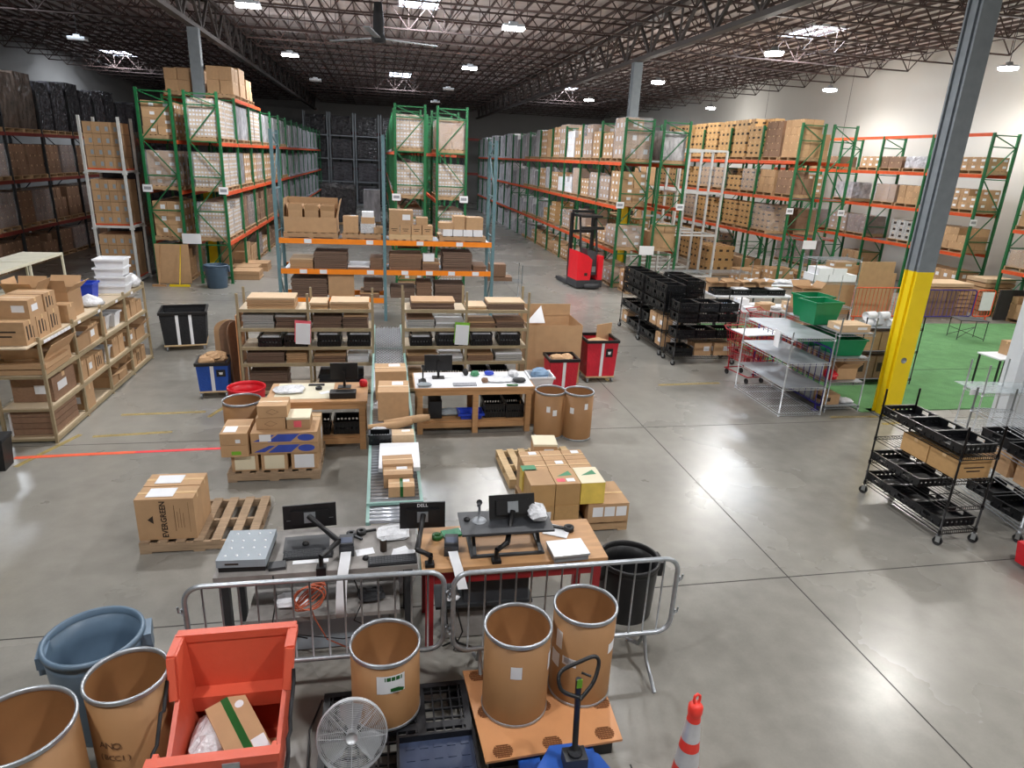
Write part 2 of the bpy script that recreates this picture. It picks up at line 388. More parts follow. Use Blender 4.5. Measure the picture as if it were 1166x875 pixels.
# ---------------------------------------------------------------- columns
def column(x, y, lab):
    t = thing('steel_column', lab, 'column', (x, y, 0))
    for nm, z0, z1, m in (('lower_shaft', 0.02, 2.75, 'yellow'), ('upper_shaft', 2.75, 7.95, 'column_grey')):
        mb = MB()
        mb.box(-.17, .17, -.16, -.125, z0, z1); mb.box(-.17, .17, .125, .16, z0, z1); mb.box(-.13, .13, -.125, .125, z0, z1)
        mb.box(-.17, -.13, -.06, .06, z0, z1); mb.box(.13, .17, -.06, .06, z0, z1)
        O(nm, mb, t, mats=m)
    O('base_plate', bx(-.25, .25, -.25, .25, 0, .02), t, mats='column_grey')
    for z in (1.12,):
        O('fixing_disc', MB().cyl((-.02, -.16, z), (-.02, -.175, z), .055, 14), t, mats='steel_grey')
        O('fixing_disc', MB().cyl((.17, -.02, z - .03), (.185, -.02, z - .03), .055, 14), t, mats='steel_grey')
    return t
column(9.45, 10.3, 'tall grey steel column with bright yellow lower section at the turf edge')
column(9.47, 25.9, 'grey column with yellow foot between green racks behind the red forklift')
column(-5.99, 25.9, 'pale grey column rising between the two left green racks')
column(-6.05, 10.15, 'yellow column foot behind the tan shelving beside the black tote')
# ceiling fan
t = thing('ceiling_fan', 'large ceiling fan with dark motor hub hanging above the middle aisle', 'fan', (0.0, 22.6, 7.6))
O('hub', MB().lathe([(.001, .95), (.12, .95), (.16, .5), (.16, .1), (.22, 0), (.2, -.12), (.001, -.14)], 16), t, mats='black_matte')
for k in range(3): O('blade', cm('fblade', lambda: bx(.2, 1.9, -.09, .09, -.03, .0).mesh('blade', 'steel_grey')), t, rz=k * 2 * PI / 3 + .35)
# ---------------------------------------------------------------- cartons (unit meshes scaled by the object)
def carton_mesh(kind, body='kraft', aux='tape'):
    def f():
        mb = MB().box(-.5, .5, -.5, .5, 0, 1, 0)
        e = .004
        mats = [body, aux, 'paper', 'ink', 'seam', 'pink_label']
        if kind != 'plain':
            mb.box(-.5 - e, .5 + e, -.06, .06, .82, 1 + e, 1)              # tape over the top seam, running down both ends
            mb.box(-.498, .498, -.063, -.058, .999, 1 + e * 1.5, 4)
        if kind in ('lab', 'labside'):
            mb.box(.05, .38, -.5 - e, -.49, .35, .72, 2); mb.box(-.5 - e, -.49, -.35, .05, .3, .65, 2)
            mb.box(.5 - e, .5 + e, -.3, .1, .35, .7, 2)
        if kind == 'top': mb.box(-.05, .32, .1, .4, 1, 1 + e * 2, 2)
        if kind == 'patch':
            for x in (-.5, .28): mb.box(x - e, x + .22 + e, -.5 - e, -.49, .36, .62, 3)
            for y in (-.5, .28): mb.box(-.5 - e, -.49, y - e, y + .22 + e, .36, .62, 3)
            mb.box(.18, .42, .1, .4, .99, 1 + e, 3)
        if kind == 'spot':
            for r_ in (.2, .62):
                for x in (-.38, -.14, .1, .34):
                    mb.box(x - .08, x + .08, -.5 - e, -.49, r_, r_ + .2, 2); mb.box(.49, .5 + e, x - .08, x + .08, r_, r_ + .2, 2); mb.box(-.5 - e, -.49, x - .08, x + .08, r_, r_ + .2, 2)
        if kind == 'print':
            mb.box(-.3, .3, -.5 - e, -.49, .55, .62, 3); mb.box(-.2, .2, -.5 - e, -.49, .35, .42, 3)
            mb.box(.49, .5 + e, -.35, -.25, .2, .8, 3); mb.box(.49, .5 + e, -.1, 0, .25, .8, 3); mb.box(.49, .5 + e, .15, .2, .2, .7, 3)
        if kind == 'mark':
            mb.box(-.38, -.1, -.5 - e, -.49, .3, .7, 3); mb.box(-.5 - e, -.49, -.2, .2, .3, .7, 3)
        return mb.mesh('carton', mats)
    return cm('carton_%s_%s' % (kind, body), f)
CID = [0]
def carton(x, y, z, w, d, h, kind='tape', label=None, group=None, rz=0.0, body='kraft', cat='box', name='carton'):
    """a closed carton standing on z, top level"""
    return O(name, carton_mesh(kind, body), None, (x, y, z + .0015), rz, (w, d, h), label=label, cat=cat, group=group)
def pallet_mesh(w=1.2, d=1.0, m='wood', name='pallet'):
    def f():
        mb = MB(); n = 7; bw = .1
        for k in range(n):
            x = -w / 2 + bw / 2 + k * (w - bw) / (n - 1); mb.box(x - bw / 2, x + bw / 2, -d / 2, d / 2, .118, .138)
        for y in (-d / 2 + .02, 0, d / 2 - .02): mb.box(-w / 2, w / 2, y - .02, y + .02, .02, .118)
        for k in range(3): x = -w / 2 + .06 + k * (w - .12) / 2; mb.box(x - .06, x + .06, -d / 2, d / 2, 0, .02)
        return mb.mesh(name, m)
    return cm('pal_%s_%s_%s' % (w, d, m), f)

# ---------------------------------------------------------------- pallet rack rows
def upright_mesh(h, m, base=True):
    def f():
        mb = MB().box(-.038, .038, -.04, .04, .01, h)
        mb.box(-.06, .06, -.045, .045, 0, .01)
        return mb.mesh('upright', m)
    return cm('up_%s_%s' % (h, m), f)
def bracing_mesh(h, d, m):
    def f():
        mb = MB(); z = .2; k = 0; hh = [z]
        while z < h - .2:
            z2 = min(z + 1.05, h - .08); hh.append(z2)
            a, c = ((.02, z), (d - .02, z2)) if k % 2 == 0 else ((d - .02, z), (.02, z2))
            mb.bar((a[0], 0, a[1]), (c[0], 0, c[1]), .03, .03); z = z2; k += 1
        for z in hh: mb.bar((.02, 0, z), (d - .02, 0, z), .03, .035)
        return mb.mesh('bracing', m)
    return cm('brc_%s_%s_%s' % (h, d, m), f)
def beam_mesh(L_, m, hb=.11):
    return cm('beam_%.2f_%s_%s' % (L_, m, hb), lambda: bx(-.025, .025, .04, L_ - .04, -hb, 0).mesh('beam', m))
def rack(label, x0, y0, depth, nb, bay, levels, h, up='upright_green', bm='beam_orange', rz=0.0, topbeam=None, decks=(), signs=True, hb=.11, skip=(), faces=(0, 1)):
    t = thing('pallet_rack', label, 'rack', (x0, y0, 0), rz)
    for k in range(nb + 1):
        y = k * bay
        O('upright', upright_mesh(h, up), t, (0, y, 0)); O('upright', upright_mesh(h, up), t, (depth, y, 0))
        O('bracing', bracing_mesh(h, depth, up), t, (0, y, 0))
        if k == nb: break
        for l, z in enumerate(levels):
            if (k, l) in skip: continue
            for fx in faces:
                O('beam', beam_mesh(bay, bm, hb), t, (-.02 + fx * (depth + .04), y, z))
            if (k, l) in decks:
                dkm = cm('deck_%.2f_%.2f' % (bay, depth), lambda: deck_mesh(depth, bay))
                O('wire_deck', dkm, t, (0, y, z))
    if signs:
        O('aisle_sign', cm('asign', lambda: bx(-.14, .14, -.012, 0, -.1, .12, 0).box(-.1, .1, -.014, -.012, -.03, .06, 1).mesh('aisle_sign', ['paper', 'grey_print'])), t, (signs if isinstance(signs, float) else .02, -.05, 2.95))
    return t
def deck_mesh(d, L_):
    mb = MB(); n = 14
    for k in range(n + 1):
        y = .06 + k * (L_ - .12) / n; mb.box(.01, d - .01, y - .006, y + .006, -.022, -.012)
    for k in range(10):
        x = .03 + k * (d - .06) / 9; mb.box(x - .006, x + .006, .05, L_ - .05, -.012, -.004)
    return mb.mesh('wire_deck', 'galv')

# ---------------------------------------------------------------- palletised loads
NLOAD = [0]
def load(x, y, z, wx, wy, h, style, label, nx=2, ny=3, nz=4, pallet=True, group=None, fine=True, rs=None, wrapped=False):
    """one wrapped pallet load: pallet, cartons (each a part) or an opaque film cover"""
    NLOAD[0] += 1; rr = rs or R
    t = thing('pallet_load', label, 'pallet load', (x, y, z + .003), group=group)
    z0 = 0
    if pallet:
        O('pallet', pallet_mesh(1.0, 1.0), t, scl=(wx + (.08 if z > .5 else 0), wy, 1)); z0 = .14
    def shell(m):
        def f():
            mb = MB(); vs = []; n = 6; q = random.Random(3)
            # a wrapped block with lightly dented sides
            cols = 9; rows = 8; ring = []
            per = []
            for s_ in range(4 * cols):
                a = s_ / (4 * cols) * 4; e = int(a); u = a - e
                px, py = ((-.5 + u, -.5), (.5, -.5 + u), (.5 - u, .5), (-.5, .5 - u))[e]
                per.append((px, py))
            for r_ in range(rows + 1):
                for (px, py) in per:
                    k = 1 - q.random() * .035 - (.02 if r_ in (0, rows) else 0)
                    vs.append((px * k, py * k, r_ / rows))
            P_ = len(per)
            fs = [(r_ * P_ + j, r_ * P_ + (j + 1) % P_, (r_ + 1) * P_ + (j + 1) % P_, (r_ + 1) * P_ + j) for r_ in range(rows) for j in range(P_)]
            fs.append(tuple(range(rows * P_, (rows + 1) * P_)))
            mb.add(vs, fs, 0, False)
            return mb.mesh('wrapped_stack', m)
        return cm('wrap_' + m, f)
    if style in ('silver', 'dark', 'bulk', 'brownfilm'):
        m = {'silver': 'film_grey', 'dark': 'film_dark', 'bulk': 'kraft', 'brownfilm': 'film_brown'}[style]
        O('film_cover' if style != 'bulk' else 'carton_block', shell(m), t, (0, 0, z0), scl=(wx * .97, wy * .97, h - z0))
        return t
    if wrapped: O('film_cover', shell('film_clear'), t, (0, 0, z0), scl=(wx * 1.03, wy * 1.02, (h - z0) * 1.01))
    km = {'carton': ('lab', 'kraft'), 'plain': ('tape', 'kraft'), 'gold': ('lab', 'kraft_gold'), 'patch': ('patch', 'kraft_gold'), 'spot': ('spot', 'kraft_pale'),
          'white': ('lab', 'paper'), 'darkk': ('tape', 'kraft_dark'), 'mark': ('mark', 'kraft'), 'greyp': ('mark', 'grey_print_box')}[style]
    me = carton_mesh(*km); cw, cd, ch = wx * .96 / nx, wy * .96 / ny, (h - z0) / nz
    for k in range(nz):
        for i in range(nx):
            for j in range(ny):
                if 0 < i < nx - 1 and 0 < j < ny - 1 and k < nz - 1: continue
                if k == nz - 1 and rr.random() < .12 and nz > 2: continue
                O('carton', me, t, (-wx * .48 + (i + .5) * cw + rr.uniform(-.01, .01), -wy * .48 + (j + .5) * cd + rr.uniform(-.008, .008), z0 + k * ch), 0,
                  (cw * .975, cd * .975, ch * .985))
    return t

def fill(rackname, x, y0, nb, bay, levels, h_top, gaps, styles, depth=1.0, per=2, nzs=(3, 4), skip=(), near=99, floor_lv=True, side=1, tiers=('floor', 'first beam', 'second beam', 'third beam', 'top beam')):
    """loads along a row: styles(bay, level, k) -> style or None"""
    lv = ([0.0] if floor_lv else []) + list(levels)
    for b_ in range(nb):
        for l, z in enumerate(lv):
            li = l if floor_lv else l + 1
            room = (lv[l + 1] - z - .22) if l + 1 < len(lv) else h_top
            for k in range(per):
                st = styles(b_, li, k)
                if not st: continue
                hh = room * gaps(b_, li, k)
                if st in ('silver', 'dark') : pass
                w = bay / per - .12
                y = y0 + b_ * bay + (k + .5) * bay / per
                nz = R.choice(nzs) if hh > .8 else 2
                nzx = max(1, min(nz, round(hh / .3)))
                word = {'silver': 'grey film-wrapped', 'dark': 'dark film-wrapped', 'brownfilm': 'brown film-wrapped', 'bulk': 'brown carton', 'carton': 'white-labelled carton', 'plain': 'plain brown carton', 'gold': 'golden carton', 'patch': 'dark-patched carton', 'spot': 'white-dotted carton', 'white': 'white carton', 'darkk': 'dark brown carton', 'mark': 'dark-marked carton', 'greyp': 'grey carton'}[st]
                pos = '%s bay, %s half' % (ORD[b_], ('near', 'far')[k])
                load(x, y, z, depth * .96, w, hh, st, '%s load, %s tier, %s, %s' % (word, tiers[li].split()[0], pos, rackname),
                     nx=2, ny=3 if y < 38 else 2, nz=nzx, group='pallet loads in the ' + rackname, pallet=y < 40, wrapped=(st == 'spot' or (y < 32 and R.random() < .3)))
BAY = 2.59
LV = [1.35, 2.9, 4.4]
def sx(k, n): return k
# right aisle row (behind the red reach truck)
rack('long green and orange rack row running back behind the red reach truck', 8.27, 23.1, 1.0, 14, BAY, LV, 5.85)
def stE(b_, l, k):
    i = b_ * 2 + k
    if b_ >= 8: return 'silver'
    T = {3: ['carton', 'carton', 'carton', 'carton', 'carton', 'white', 'gold', 'carton', 'plain', 'carton', 'silver', 'silver', 'silver', 'silver', 'silver', 'silver'],
         2: ['carton', 'carton', 'carton', 'carton', 'plain', 'white', 'white', 'carton', 'silver', 'carton', 'silver', 'silver', 'silver', 'silver', 'silver', 'silver'],
         1: ['carton', 'carton', 'carton', 'plain', 'carton', 'carton', None, 'gold', 'gold', 'silver', 'silver', 'silver', 'silver', 'silver', 'silver', 'silver'],
         0: ['carton', 'carton', 'carton', 'carton', None, 'carton', 'carton', 'plain', 'carton', 'plain', 'carton', 'silver', 'silver', 'silver', 'silver', 'silver']}
    return T[l][i]
def gE(b_, l, k):
    r_ = R.random()
    if b_ >= 8: return .95
    if l == 0: return .45 + .3 * r_
    if l == 1: return .35 + .5 * r_
    return .6 + .35 * r_
fill('reach truck rack', 8.77, 23.1, 8, BAY, LV, 1.65, gE, stE)
# its twin
rack('green rack row back to back with the one behind the reach truck', 9.66, 23.1, .96, 4, BAY, LV, 5.85, signs=.9)
def stF(b_, l, k):
    if b_ == 0: return {3: 'silver', 2: None, 1: 'plain' if k == 0 else None, 0: None}[l]
    return 'carton' if l and R.random() < .6 else None
fill('yellow-footed twin rack', 10.14, 23.1, 3, BAY, LV, 1.3, lambda b_, l, k: .7 if l < 3 else .85, stF, depth=.92)
for z in (4.45, 2.6): O('row_spacer', bx(-.15, .15, -.02, .02, 0, .06), bpy.data.objects['pallet_rack'], (1.19, 0, z), mats='galv')
load(8.9, 22.35, 0, 1.0, .9, .78, 'carton', 'low carton pallet on the floor under the green rack upright beside the reach truck', nx=2, ny=2, nz=2)
# centre pair
rack('left rack of the centre green pair with tall white-dotted loads', .47, 23.1, .96, 13, BAY, LV, 5.85)
rack('right rack of the centre green pair with tall white-dotted loads', 1.83, 23.1, .96, 13, BAY, LV, 5.85, signs=.9)
fill('centre left rack', .95, 23.1, 2, BAY, LV, 1.25, lambda b_, l, k: .9, lambda b_, l, k: ('spot' if b_ == 0 and l else 'gold' if b_ == 0 else 'spot' if b_ < 4 else 'silver') if (k == 0 or b_ > 0) else 'plain', nzs=(4, 5), depth=.92)
fill('centre right rack', 2.31, 23.1, 1, BAY, LV, 1.2, lambda b_, l, k: .9, lambda b_, l, k: 'spot' if l != 3 else 'plain', nzs=(4, 5), depth=.92)
# left pair
RA = rack('green rack beside the white stacking frames with brown cartons', -7.13, 23.1, .94, 11, BAY, LV, 5.85)
RBk = rack('green rack behind the grey-blue round bin with white-dotted loads', -5.8, 23.1, .92, 14, BAY, LV, 5.85, signs=.9)
fill('leftmost green rack', -6.66, 23.1, 1, BAY, LV, 1.2, lambda b_, l, k: .92, lambda b_, l, k: 'carton' if l else 'plain', nzs=(3, 4), depth=.9)
def stB(b_, l, k):
    i = b_ * 2 + k
    if l == 0: return [None, None, 'plain', 'plain', 'darkk', 'carton'][i] if i < 6 else 'darkk'
    if b_ == 0: return 'spot'
    if l == 3: return 'silver' if b_ < 2 else 'spot' if b_ == 2 else 'silver'
    if l == 2: return 'silver' if i == 2 else 'carton' if b_ < 5 else 'silver'
    return 'darkk' if b_ < 4 else 'silver'
fill('rack behind grey-blue bin', -5.34, 23.1, 6, BAY, LV, 1.35, lambda b_, l, k: .92 if l else .6 + .3 * R.random(), stB, nzs=(4, 5), depth=.88)
for k in range(6):
    load((-5.34, -6.66)[k % 2], 26.5 + (k // 2) * 1.3, 5.85, .86, 1.1, (1.0, .85, 1.1)[k % 3], 'plain', '%s brown carton load high on top of the left green racks' % ORD[k], nx=2, ny=2, nz=2)
for (o_, d_) in ((RA, .94), (RBk, .92)):
    for b_ in (1, 2):
        for fx in (0, 1): O('beam', beam_mesh(BAY, 'beam_orange'), o_, (-.02 + fx * (d_ + .04), b_ * BAY, 5.85))
# dark-patched carton rows on the right
LG = [1.97, 3.42, 4.74]
rack('green rack row packed with dark-patched golden cartons', 14.93, 23.1, .92, 5, BAY, LG, 6.05, decks=((0, 0), (0, 1)))
rack('near-empty green rack twin behind the dark-patched carton row', 16.2, 23.1, .94, 4, BAY, LG, 6.05, signs=.9, decks=((0, 0), (0, 1)))
def stG(b_, l, k):
    if b_ == 0: return {0: None, 1: 'patch' if k else None, 2: 'plain' if k else 'darkk', 3: 'darkk' if k else 'plain'}[l]
    if b_ == 1: return {0: 'patch' if k else 'plain', 1: 'patch', 2: 'patch', 3: 'patch'}[l]
    return 'patch'
fill('golden carton rack', 15.4, 23.1, 5, BAY, LG, 1.6, lambda b_, l, k: .45 if (l == 0 and b_ < 2) else 1.0 if (l == 3 and b_ > 0) else .9, stG, nzs=(4, 5), depth=.88)
fill('wire-decked twin rack', 16.66, 23.1, 4, BAY, LG, 1.3, lambda b_, l, k: .8, lambda b_, l, k: {0: None, 1: 'darkk', 2: 'carton', 3: 'plain'}[l] if (b_ + k) % 2 else None, depth=.9)
load(14.1, 26.9, 0, 1.3, 1.5, 1.25, 'patch', 'square dark-patched carton pallet on the floor before the golden carton racks', nx=4, ny=4, nz=3)
# wall row
LW = [1.87, 3.25, 4.56]
rack('green rack with orange beams standing along the white wall', 20.15, 20.2, 1.0, 5, BAY, LW, 5.9, decks=((1, 0),))
O('top_tie_beam', beam_mesh(BAY * 5, 'beam_orange'), bpy.data.objects[[o.name for o in COL.objects if o.name.startswith('pallet_rack')][-1]], (0, 0, 5.9))
def stW(b_, l, k):
    T = {3: ['carton', 'carton', 'silver', 'darkk', 'carton', None], 2: ['carton', 'carton', 'plain', 'plain', None, 'silver'], 1: ['plain', 'carton', 'greyp', None, 'darkk', 'carton'], 0: ['carton', 'plain', None, None, 'plain', None]}
    i = b_ * 2 + k
    return T[l][i] if i < 6 else (None if R.random() < .5 else 'darkk')
fill('white wall rack', 20.65, 20.2, 5, BAY, LW, .95, lambda b_, l, k: .6 if l == 3 else .75, stW)
rack('lower green rack at the near end of the white wall', 20.2, 16.0, 1.0, 1, BAY, [1.6, 2.9], 4.35, signs=.02)
fill('low wall-end rack', 20.7, 16.0, 1, BAY, [1.6, 2.9], 1.0, lambda b_, l, k: .6, lambda b_, l, k: 'plain')
# far left wall row, unlit
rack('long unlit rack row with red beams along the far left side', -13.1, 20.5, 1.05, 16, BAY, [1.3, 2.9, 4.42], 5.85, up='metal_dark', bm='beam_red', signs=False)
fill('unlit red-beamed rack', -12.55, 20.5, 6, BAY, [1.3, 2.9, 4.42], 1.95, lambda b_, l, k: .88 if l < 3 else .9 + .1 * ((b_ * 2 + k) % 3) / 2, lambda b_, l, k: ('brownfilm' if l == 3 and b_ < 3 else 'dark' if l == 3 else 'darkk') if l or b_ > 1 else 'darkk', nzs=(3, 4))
# back wall row of dark wrapped stacks in silver frames
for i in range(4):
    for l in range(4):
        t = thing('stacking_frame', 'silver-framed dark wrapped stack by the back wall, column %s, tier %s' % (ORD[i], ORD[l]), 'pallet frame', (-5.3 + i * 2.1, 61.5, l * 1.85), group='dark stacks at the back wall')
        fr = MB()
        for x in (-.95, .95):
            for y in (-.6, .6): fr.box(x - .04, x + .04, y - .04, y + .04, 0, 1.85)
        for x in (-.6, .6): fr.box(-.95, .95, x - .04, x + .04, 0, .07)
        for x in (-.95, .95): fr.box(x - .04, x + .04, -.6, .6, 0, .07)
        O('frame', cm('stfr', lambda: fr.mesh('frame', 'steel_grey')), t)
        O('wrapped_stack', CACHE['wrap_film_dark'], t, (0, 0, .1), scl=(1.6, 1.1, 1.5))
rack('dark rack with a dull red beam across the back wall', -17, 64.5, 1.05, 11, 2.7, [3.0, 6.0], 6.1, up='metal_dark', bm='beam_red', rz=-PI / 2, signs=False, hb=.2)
for i, (x, y, hh) in enumerate(((-3.2, 45.5, 2.4), (-2.1, 44.0, 2.4), (-.6, 45.0, 2.1), (-2.9, 47, 2.3))):
    load(x, y, 0, 1.1, 1.2, hh, 'dark' if i != 2 else 'silver', '%s film-wrapped pallet on the aisle floor far behind the orange-beamed rack' % ORD[i], pallet=True)
# white stacking frames
for l in range(3):
    t = thing('stacking_frame', 'white stacking frame full of blue-marked cartons, %s tier beside the green rack' % ('bottom', 'middle', 'top')[l], 'pallet frame', (-8.28, 23.7, l * 1.66))
    fr = MB()
    for x in (-.54, .54):
        for y in (-.55, .55): fr.box(x - .035, x + .035, y - .035, y + .035, 0.05, 1.66)
    for y in (-.55, .55): fr.box(-.54, .54, y - .03, y + .03, .05, .12)
    for x in (-.54, .54): fr.box(x - .03, x + .03, -.55, .55, .05, .12)
    O('frame', cm('whfr', lambda: fr.mesh('frame', 'upright_white')), t)
    O('foot_plate', cm('whfp', lambda: bx(-.60, -.48, -.61, -.49, 0, .05).box(.48, .60, -.61, -.49, 0, .05).box(-.60, -.48, .49, .61, 0, .05).box(.48, .60, .49, .61, 0, .05).mesh('foot_plate', 'upright_white')), t)
    O('base_board', cm('whbb', lambda: bx(-.5, .5, -.5, .5, .12, .17).mesh('base_board', 'beam_orange')), t)
    for k in range(4):
        for i in range(4):
            for j in range(2): O('carton', cm('cblue', lambda: bx(-.5, .5, -.5, .5, 0, 1).box(.05, .4, -.504, -.49, .2, .6, 1).mesh('carton', ['kraft', 'blue_print' if 0 else 'scale_grey'])), t, (-.36 + i * .24, -.25 + j * .5, .17 + k * .335), 0, (.232, .48, .325))
t2 = O('pallet_load', None, None, (-8.28, 24.9, 0), label='film-wrapped brown cartons behind the white stacking frames', cat='pallet load')
O('carton_block', CACHE['wrap_film_dark'], t2, (0, 0, 0), scl=(1.1, 1.0, 4.6))
# empty silver frames between the twin racks and the golden cartons
for i in range(3):
    t = thing('stacking_frame', 'empty silver stacking frame, %s one behind the green twin rack' % ('nearest', 'middle', 'farthest')[i], 'pallet frame', (12.4 + i * .1, 26.0 + i * 2.4, 0))
    fr = MB()
    for x in (-.95, .95):
        for y in (-.6, .6): fr.box(x - .04, x + .04, y - .04, y + .04, 0, 5.0)
    for z in (.1, 1.75, 3.4, 5.0):
        for y in (-.6, .6): fr.box(-.95, .95, y - .03, y + .03, z - .04, z + .03)
        for x in (-.95, .95): fr.box(x - .03, x + .03, -.6, .6, z - .04, z + .03)
    O('frame', fr, t, mats='upright_white')
for i in range(3):
    load(12.6, 32.6 + i * 1.5, 0, 1.3, 1.2, 4.6, 'mark', 'tall brown carton tower with round dark prints, %s behind the empty silver frames' % ORD[i], nx=2, ny=2, nz=8)
for i, (x, y, h_) in enumerate(((16.65, 23.8, .5), (16.65, 25.0, .5), (15.4, 23.8, .75), (15.4, 25.0, .6), (14.3, 24.4, .6))):
    load(x, y, .0, .95, .8, h_ , 'carton', '%s low carton pallet on the floor under the empty wire deck bays' % ORD[i], nx=2, ny=2, nz=1 if h_ < .6 else 2)


def bulk(x, y0, nb, bay, levels, h_top, m, label, depth=.95, n=2, w0=.48):
    """far loads of one row, too small to tell apart: one object"""
    mb = MB(); lv = [0.0] + list(levels)
    for b_ in range(nb):
        for l, z in enumerate(lv):
            room = (lv[l + 1] - z - .22) if l + 1 < len(lv) else h_top
            for k in range(n):
                y = y0 + b_ * bay + (k + .5) * bay / n; hh = room * R.uniform(.8, .97); w_ = bay / n - .14
                mb.box(x - depth / 2 - (.06 if l else 0), x + depth / 2 + (.06 if l else 0), y - w_ / 2, y + w_ / 2, z + .001, z + .1); mb.box(x - depth / 2 + .02, x + depth / 2 - .02, y - w_ / 2 + .02, y + w_ / 2 - .02, z + .1, z + hh)
    return O('far_pallet_loads', mb, None, mats=m, label=label, cat='pallet loads', kind='stuff')
bulk(8.77, 23.1 + 8 * BAY, 6, BAY, LV, 1.65, 'film_grey', 'far film-wrapped loads at the back of the long right rack row')
bulk(.95, 23.1 + 2 * BAY, 7, BAY, LV, 1.25, 'film_grey', 'far film-wrapped loads of the centre green rack')
bulk(-5.34, 23.1 + 6 * BAY, 7, BAY, LV, 1.3, 'film_grey', 'far film-wrapped loads of the left green rack row')
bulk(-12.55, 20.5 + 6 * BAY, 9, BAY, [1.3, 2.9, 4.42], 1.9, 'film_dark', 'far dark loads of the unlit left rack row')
# ---------------------------------------------------------------- orange-beamed rack behind the packing shelves
RO = rack('teal rack with bright orange beams and flattened cartons behind the packing shelves', -2.62, 18.95, 1.05, 1, 2.68, [.62, 1.38, 2.16], 4.75, up='upright_teal', bm='beam_bright', rz=-PI / 2, signs=False, hb=.13)
for o in list(RO.children): pass
O('upright', upright_mesh(4.75, 'upright_teal'), RO, (0, 5.56, 0)); O('upright', upright_mesh(4.75, 'upright_teal'), RO, (1.05, 5.56, 0)); O('bracing', bracing_mesh(4.75, 1.05, 'upright_teal'), RO, (0, 5.56, 0))
for z in (1.38, 2.16, .62):
    for fx in (0, 1):
        if z == .62 : continue
        O('beam', beam_mesh(2.88, 'beam_bright', .13), RO, (-.02 + fx * 1.09, 2.68, z))
tag_m = cm('btag', lambda: bx(-.006, .006, -.09, .09, -.055, .05).mesh('beam_label', 'paper'))
for z, ys in ((2.16, (.75, 2.3, 3.6, 4.65)), (1.38, (.6, 1.1, 2.3, 3.2, 3.85, 4.45, 5.1))):
    for y_ in ys: O('beam_label', tag_m, RO, (1.05 + .05, y_, z - .06))
for k, (x0, x1) in enumerate(((-2.5, -.02), (.12, 2.85))):
    for z in (1.38, 2.16): O('deck_panel', bx(-(x1 - x0) / 2, (x1 - x0) / 2, -.48, .48, -.02, 0), RO, mats='galv').matrix_basis = Matrix.Translation((.52, (x0 + x1) / 2 + 2.62, z)) @ Matrix.Rotation(PI / 2, 4, 'Z')
# ---------------------------------------------------------------- flattened cartons, open cartons, totes
def sheet_stack(x, y, z, w, d, h, m='kraft_edge', label='', n=None, rz=0.0, top=None, group=None, name='flattened_carton_stack'):
    t = thing(name, label, 'cardboard stack' if 'mailer' not in label else 'mailer stack', (x, y, z + .0015), rz, group)
    n = n or max(2, min(9, int(h / .035))); th = h / n
    for k in range(n):
        mm = (top or m) if k == n - 1 else m
        O('sheet', cm('sheet_' + mm, lambda: bx(-.5, .5, -.5, .5, 0, 1).mesh('sheet', mm)), t, (R.uniform(-.012, .012), R.uniform(-.015, .015), k * th), R.uniform(-.015, .015), (w, d, th * .8))
    return t
def open_carton(x, y, z, w, d, h, label, rz=0.0, m='kraft', flaps=(1, 1, 1, 1), fill_=None, name='open_carton', ang=1.0, fl=.45, cat='box'):
    t = thing(name, label, cat, (x, y, z + .0015), rz)
    b_ = MB().box(-w / 2, w / 2, -d / 2, d / 2, 0, .006); th = .005
    b_.box(-w / 2, -w / 2 + th, -d / 2, d / 2, .006, h).box(w / 2 - th, w / 2, -d / 2, d / 2, .006, h).box(-w / 2 + th, w / 2 - th, -d / 2, -d / 2 + th, .006, h).box(-w / 2 + th, w / 2 - th, d / 2 - th, d / 2, .006, h)
    O('body', b_, t, mats=m)
    f = min(w, d) * fl
    for k, on in enumerate(flaps):
        if not on: continue
        a = ang + R.uniform(-.35, .35)
        L_ = (w, d)[k % 2]
        me = bx(-L_ / 2, L_ / 2, 0, f, 0, th).mesh('flap', m)
        o = O('flap', me, t)
        off = (d / 2, w / 2)[k % 2]; rzz = (0, -PI / 2, PI, PI / 2)[k]
        o.matrix_basis = Matrix.Rotation(rzz, 4, 'Z') @ Matrix.Translation((0, off, h)) @ Matrix.Rotation(PI / 2 - a, 4, 'X')
    if fill_:
        O('contents', MB().add([(-w / 2 * .9, -d / 2 * .9, h * .6), (w / 2 * .9, -d / 2 * .9, h * .7), (w / 2 * .9, d / 2 * .9, h * .65), (-w / 2 * .9, d / 2 * .9, h * .75), (0, 0, h * .9)], [(0, 1, 4), (1, 2, 4), (2, 3, 4), (3, 0, 4)]), t, mats=fill_)
    return t
